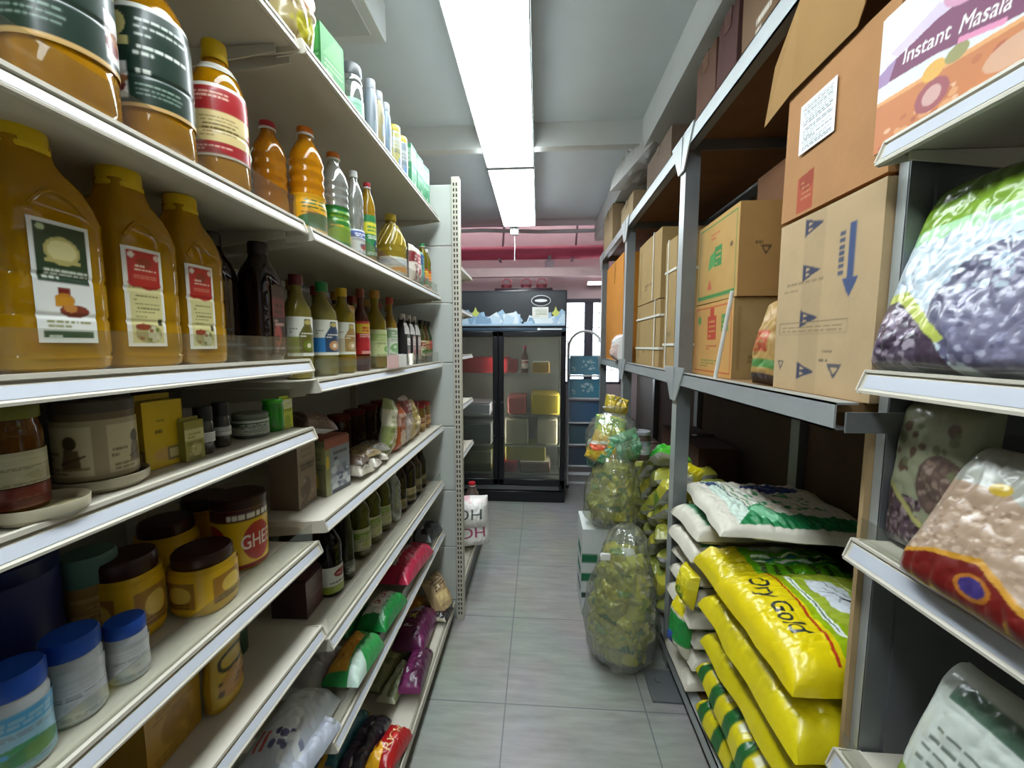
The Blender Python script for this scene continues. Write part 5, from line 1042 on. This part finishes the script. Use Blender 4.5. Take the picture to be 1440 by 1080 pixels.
# ------------------------------------------------------------------ white bay close to the viewer on the rack side
GZ = [1.778, 1.373, 1.047, .60]
gondola('shelf_bay', 'white shelf bay with bags of grain and a tea box beside the rack', (.612, .785, 0), -90, 1.25, .4, GZ, (.105, .0), 2.19, riser=(1, 2, 3), side=(.09,))
z = GZ[0] + .001
t = thing('tea_box', 'white, purple and orange printed drink box on the upper shelf', 'box', (.675, .655, z), -90); box6(.36, .09, .235, 'd2d3d0', {'front': pic('masala')}, 'paper', .7).build('carton_body', t); MB().box(-.178, -.043, .235, .178, .043, .238, M('d8d8d4', .4)).build('lid_flap', t)
z = GZ[1] + .001
pack('grain_bag', 'large glossy green, blue and purple bean bag on the second shelf', 'bag', (.70, .615, z), (72, 0, -90), .36, .33, .06, pic('greybean'), seed=501, puff=3.5, sq=6, wr=.005, fine=.7)
z = GZ[2] + .001
pack('grain_bag', 'bag of dark beans with pale top standing at the third shelf end', 'bag', (.71, .712, z), (86, 0, -92), .145, .27, .05, pic('darkbean'), seed=502, puff=3.5, sq=6, wr=.004)
pack('grain_bag', 'bag of pinkish grain with maroon wave leaning on the third shelf', 'bag', (.665, .53, z), (62, 0, -92), .26, .24, .06, pic('redgrain'), seed=503, puff=3.5, sq=6, wr=.004, fine=.7)
z = GZ[3] + .001
pack('grain_bag', 'white and green printed bag leaning low on the fourth shelf', 'bag', (.70, .55, z), (72, 0, -92), .26, .30, .07, pic('whitepack'), seed=504, puff=3.5, sq=6, wr=.005, fine=.7)

# ------------------------------------------------------------------ glass-door fridge
FB = M('15171b', .35, var=.1); FBL = M('23262c', .3, var=.1)
t = thing('display_fridge', 'tall black two-door glass drinks fridge at the end of the aisle', 'fridge', (-.355, 3.52, 0), 0)
W2, H, D = .6, 1.905, .68
b = MB(); b.box(-W2, .03, .12, -W2 + .03, D, H, FB, .004).box(W2 - .03, .03, .12, W2, D, H, FB, .004).box(-W2, D - .03, .12, W2, D, H, M('6f7376', .5)).box(-W2, .03, H - .05, W2, D, H, FB, .004).box(-W2, .03, .1, W2, D, .16, FB, .004)
b.box(-W2, .0, 1.585, W2, .05, H, FBL, .006).box(-W2, .0, 1.555, W2, .045, 1.583, M('3f5160', .3), .003)
b.build('cabinet', t)
LN = M('aeb0ac', .5)
MB().box(-W2 + .031, D - .034, .165, W2 - .031, D - .031, 1.55, LN).box(-W2 + .031, .06, .165, -W2 + .034, D - .034, 1.55, LN).box(W2 - .034, .06, .165, W2 - .031, D - .034, 1.55, LN).box(-W2 + .031, .06, .161, W2 - .031, D - .034, .165, LN).box(-W2 + .031, .06, 1.548, W2 - .031, D - .034, 1.551, LN).build('liner', t, smooth=False)
hp = Pic(4.0, '2a2d33', 200)
r = random.Random(5)
for i in range(75):
    x, y = r.uniform(0, 1), r.uniform(0, .26); s = r.uniform(.12, .3); a = r.uniform(0, 1.5)
    hp.poly([(x + s * math.cos(a + k * 1.57) / 4, y + s * math.sin(a + k * 1.57)) for k in range(4)], r.choice(['9fc0dc', 'c4dcee', '86a8c8', 'e2eef6', 'b0cce4']))
for x in (.33, .93): hp.poly([(x - .03, .38), (x - .012, .45), (x, .58), (x + .012, .45), (x + .03, .4), (x + .015, .3), (x - .01, .28)], 'c6cf6a')
hp.rect(0, 0, 1, .06, 'a8c4dc')
nu, nv = hp.res(.7)
MB().grid(lambda u, v: (-W2 + .015 + (2 * W2 - .03) * u, -.0015, 1.60 + .285 * v), nu, nv, PRINT('gloss'), hp.cols(nu, nv)).build('header_sign', t)
MB().lathe([(.085, 0), (.085, .004), (.078, .005)], M('c9ccd0', .35), 32, ax=1, ay=.55, T=Matrix.Translation((.375, -.0015, 1.815)) @ Matrix.Rotation(R(90), 4, 'X')).lathe([(.079, .0052), (.0, .0056)], M('1a1c22', .4), 32, ax=1, ay=.52, T=Matrix.Translation((.375, -.0015, 1.815)) @ Matrix.Rotation(R(90), 4, 'X')).lathe([(.055, .006), (.0, .0064)], M('dfe2e6', .4), 24, ax=1, ay=.24, T=Matrix.Translation((.375, -.0015, 1.815)) @ Matrix.Rotation(R(90), 4, 'X')).build('oval_badge', t)
tg = Pic(1.0, 'dfe0dc', 80).lines(.15, .15, .9, .85, 5, '8a9a6a', 3, .4); nu, nv = tg.res()
MB().grid(lambda u, v: (.30 + .14 * u, -.004, 1.665 + .095 * v), nu, nv, PRINT('paper'), tg.cols(nu, nv)).build('price_tag', t)
MB().box(.345, -.003, 1.564, .56, 0, 1.576, M('dfe6ea', .4)).box(.345, -.004, 1.56, .37, 0, 1.58, M('f0f4f6', .4)).build('maker_plate', t, smooth=False)
GLS = FILM('fridgeglass', milky=.03, tint='d2d8d4', gloss=.12, bump=0, facing=.5, rough=.03)
for sx, lb in ((-1, 'a'), (1, 'b')):
    x0, x1 = (-W2 + .005, -.004) if sx < 0 else (.004, W2 - .005)
    f = MB(); e = .045
    f.box(x0, -.012, .17, x0 + e, .03, 1.55, FB, .004).box(x1 - e, -.012, .17, x1, .03, 1.55, FB, .004).box(x0, -.012, 1.55 - e, x1, .03, 1.55, FB, .004).box(x0, -.012, .17, x1, .03, .17 + .05, FB, .004)
    d = f.build('door', t)
    MB().box(x0 + e, .004, .22, x1 - e, .008, 1.505, GLS).build('glass_pane', d, smooth=False)
    xx = x1 - .03 if sx < 0 else x0 + .03
    MB().tube([(xx, -.012, .62), (xx, -.045, .63), (xx, -.045, .92), (xx, -.012, .93)], .009, M('2c2f34', .3, .3), 8).build('handle', d)
MB().box(-W2, .01, 0, W2, .6, .1, FB, .004).box(-W2 + .05, .004, .115, W2 - .05, .03, .155, M('6b6e70', .4, .5), .003).build('plinth', t)
WIRE = M('b0b4b2', .35, .6)
for x0, x1 in ((-W2 + .035, -.01), (.01, W2 - .035)):
    for z in (.24, .5, .78, 1.16):
        s = MB().box(x0, .07, z, x1, .078, z + .012, WIRE).box(x0, .6, z, x1, .608, z + .012, WIRE)
        for i in range(14): s.box(x0 + (x1 - x0) * i / 13 - .002, .07, z + .004, x0 + (x1 - x0) * i / 13 + .002, .605, z + .009, WIRE)
        s.build('wire_shelf', t, smooth=False)
MB().box(-.012, .05, .16, .012, .08, 1.55, FB).build('mullion', t, smooth=False)
for x in (-.016, W2 - .046): MB().box(x, .085, .3, x + .012, .1, 1.5, GLOW('fridgelamp', 'fff4e6', 26.0)).build('fridge_lamp', t, smooth=False)  # hidden strips added behind the door frames to brighten the fridge inside
# what stands in the fridge
FY = 3.52
def crate(name, label, x, z, w, d, h, c, y=.32, cat='box', lid=None):
    q = thing(name, label, cat, (-.355 + x, FY + y, z), 0)
    MB().box(-w / 2, -d / 2, 0, w / 2, d / 2, h, M(c, .4, var=.2), .012).build('box_body', q)
    MB().box(-w / 2 + .004, -d / 2 + .004, h, w / 2 - .004, d / 2 - .004, h + .006, M(lid or c, .4), .002).build('cover', q)
crate('food_tray', 'wide red tray on the upper fridge shelf behind the hinged door join', -.17, 1.175, .5, .4, .14, 'b8303a')
crate('food_tray', 'small dark red tray behind the bottle on the upper fridge shelf', .09, 1.175, .14, .3, .12, '9a2a34')
bottle('drink_bottle', 'dark bottle with white label on the upper fridge shelf', 'bottle', (-.355 + .23, FY + .2, 1.175), 0, wine('frb', .25, .032, .013, oil('6a2a14', 'fr'), RC, [(.04, .12, 0, 200, pic('plain', 1, 'e0dcd4', 'a8343a', 'd9c9b0', '6a5a4a', 94))]))
crate('food_box', 'gold and white packed box beside the bottle on the upper fridge shelf', .38, 1.175, .16, .2, .1, 'a8803a', .2, lid='dcd8d0')
crate('food_box', 'pinkish bag-like box on the second fridge shelf', .16, .795, .17, .3, .16, 'b8605c', .25)
crate('food_box', 'yellow packet box on the second fridge shelf', .42, .795, .26, .3, .19, 'b9a030', .25)
crate('food_box', 'pale lidded box on the second shelf behind the other door', -.28, .795, .4, .35, .1, 'b4b4c4', .25)
crate('food_box', 'cream box on the third fridge shelf beside the dark gap', .16, .515, .22, .3, .24, 'a39a88', .25)
crate('food_box', 'cream box on the third fridge shelf at the hinge side', .44, .515, .19, .3, .24, 'a89f8c', .25)
crate('food_box', 'large olive-yellow box on the lowest fridge shelf', .24, .36, .38, .3, .14, '9a8e40', .25, lid='a89c4a')
crate('food_box', 'red box low in the fridge under the olive-yellow box', .09, .255, .16, .25, .1, 'a8202c', .2)
crate('food_box', 'brown and white packed box beside the low red box', .33, .255, .28, .25, .1, '7a5648', .2, lid='cfc6bc')
crate('food_box', 'dull olive box low behind the door nearer the shelving', -.28, .255, .42, .35, .2, '5c5a38', .25)
crate('food_box', 'grey box on the third shelf behind the door nearer the shelving', -.28, .515, .42, .35, .2, '6a6c6c', .25)
# on top of the fridge
crate('flat_box', 'flat dark box lying on top of the fridge', .22, H + .001, .52, .3, .022, '3c2a30', .2)
for i, (x, lb) in enumerate(((.06, 'small maroon basket with arched handle, first on the fridge top'), (.24, 'small maroon basket with arched handle in the middle on the fridge top'), (.38, 'small maroon basket with arched handle near the fridge corner'))):
    q = thing('gift_basket', lb, 'basket', (-.355 + x, FY + .2, H + .03), 0)
    MB().lathe([(.04, 0), (.052, .045), (.046, .045), (.036, .006)], M('6a2a34', .6), 20).build('basket_body', q)
    MB().tube([(-.048, 0, .044), (-.042, 0, .075), (-.02, 0, .1), (.02, 0, .1), (.042, 0, .075), (.048, 0, .044)], .006, M('7a343c', .6), 6).build('handle', q)

# ------------------------------------------------------------------ white tubular stand with blue panels, beside the fridge
t = thing('step_ladder', 'white tubular step ladder with arched top and worn blue treads', 'ladder', (.462, 3.95, 0), 0)
WT = M('d3d6d6', .35, var=.05)
fr = [(-.165, -.02, .02), (-.165, .0, .6), (-.165, .03, 1.32)] + [(-.165 * math.cos(a), .03 + .004 * math.sin(a), 1.40 + .17 * math.sin(a)) for a in [math.pi * k / 10 for k in range(11)]] + [(.165, .03, 1.32), (.165, .0, .6), (.165, -.02, .02)]
MB().tube(fr, .0125, WT, 10).build('frame', t)
MB().tube([(-.15, .05, 1.3), (-.16, .2, .02)], .011, WT, 8).tube([(.15, .05, 1.3), (.16, .2, .02)], .011, WT, 8).tube([(-.158, .17, .3), (.158, .17, .3)], .01, WT, 8).build('rear_frame', t)
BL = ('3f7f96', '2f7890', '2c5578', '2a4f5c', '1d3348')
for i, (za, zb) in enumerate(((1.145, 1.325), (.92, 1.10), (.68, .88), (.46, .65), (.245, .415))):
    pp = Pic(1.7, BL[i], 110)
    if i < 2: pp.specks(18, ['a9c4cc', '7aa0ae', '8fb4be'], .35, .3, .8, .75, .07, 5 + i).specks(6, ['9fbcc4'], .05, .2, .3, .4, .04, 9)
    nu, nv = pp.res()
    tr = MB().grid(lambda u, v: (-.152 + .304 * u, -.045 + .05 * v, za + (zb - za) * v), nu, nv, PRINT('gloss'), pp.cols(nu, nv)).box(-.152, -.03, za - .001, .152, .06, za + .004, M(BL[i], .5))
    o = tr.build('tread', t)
    MB().tube([(-.165, -.04, za - .012), (.165, -.04, za - .012)], .009, WT, 8).build('rung', o)
for x in (-.18, .15): MB().box(x, -.035, .0, x + .03, .0, .03, M('2a2c2e', .6), .004).build('foot', t)
MB().box(-.17, -.05, .14, .17, -.03, .17, WT, .004).box(-.165, -.045, .05, .165, -.03, .07, WT, .004).build('brace', t)
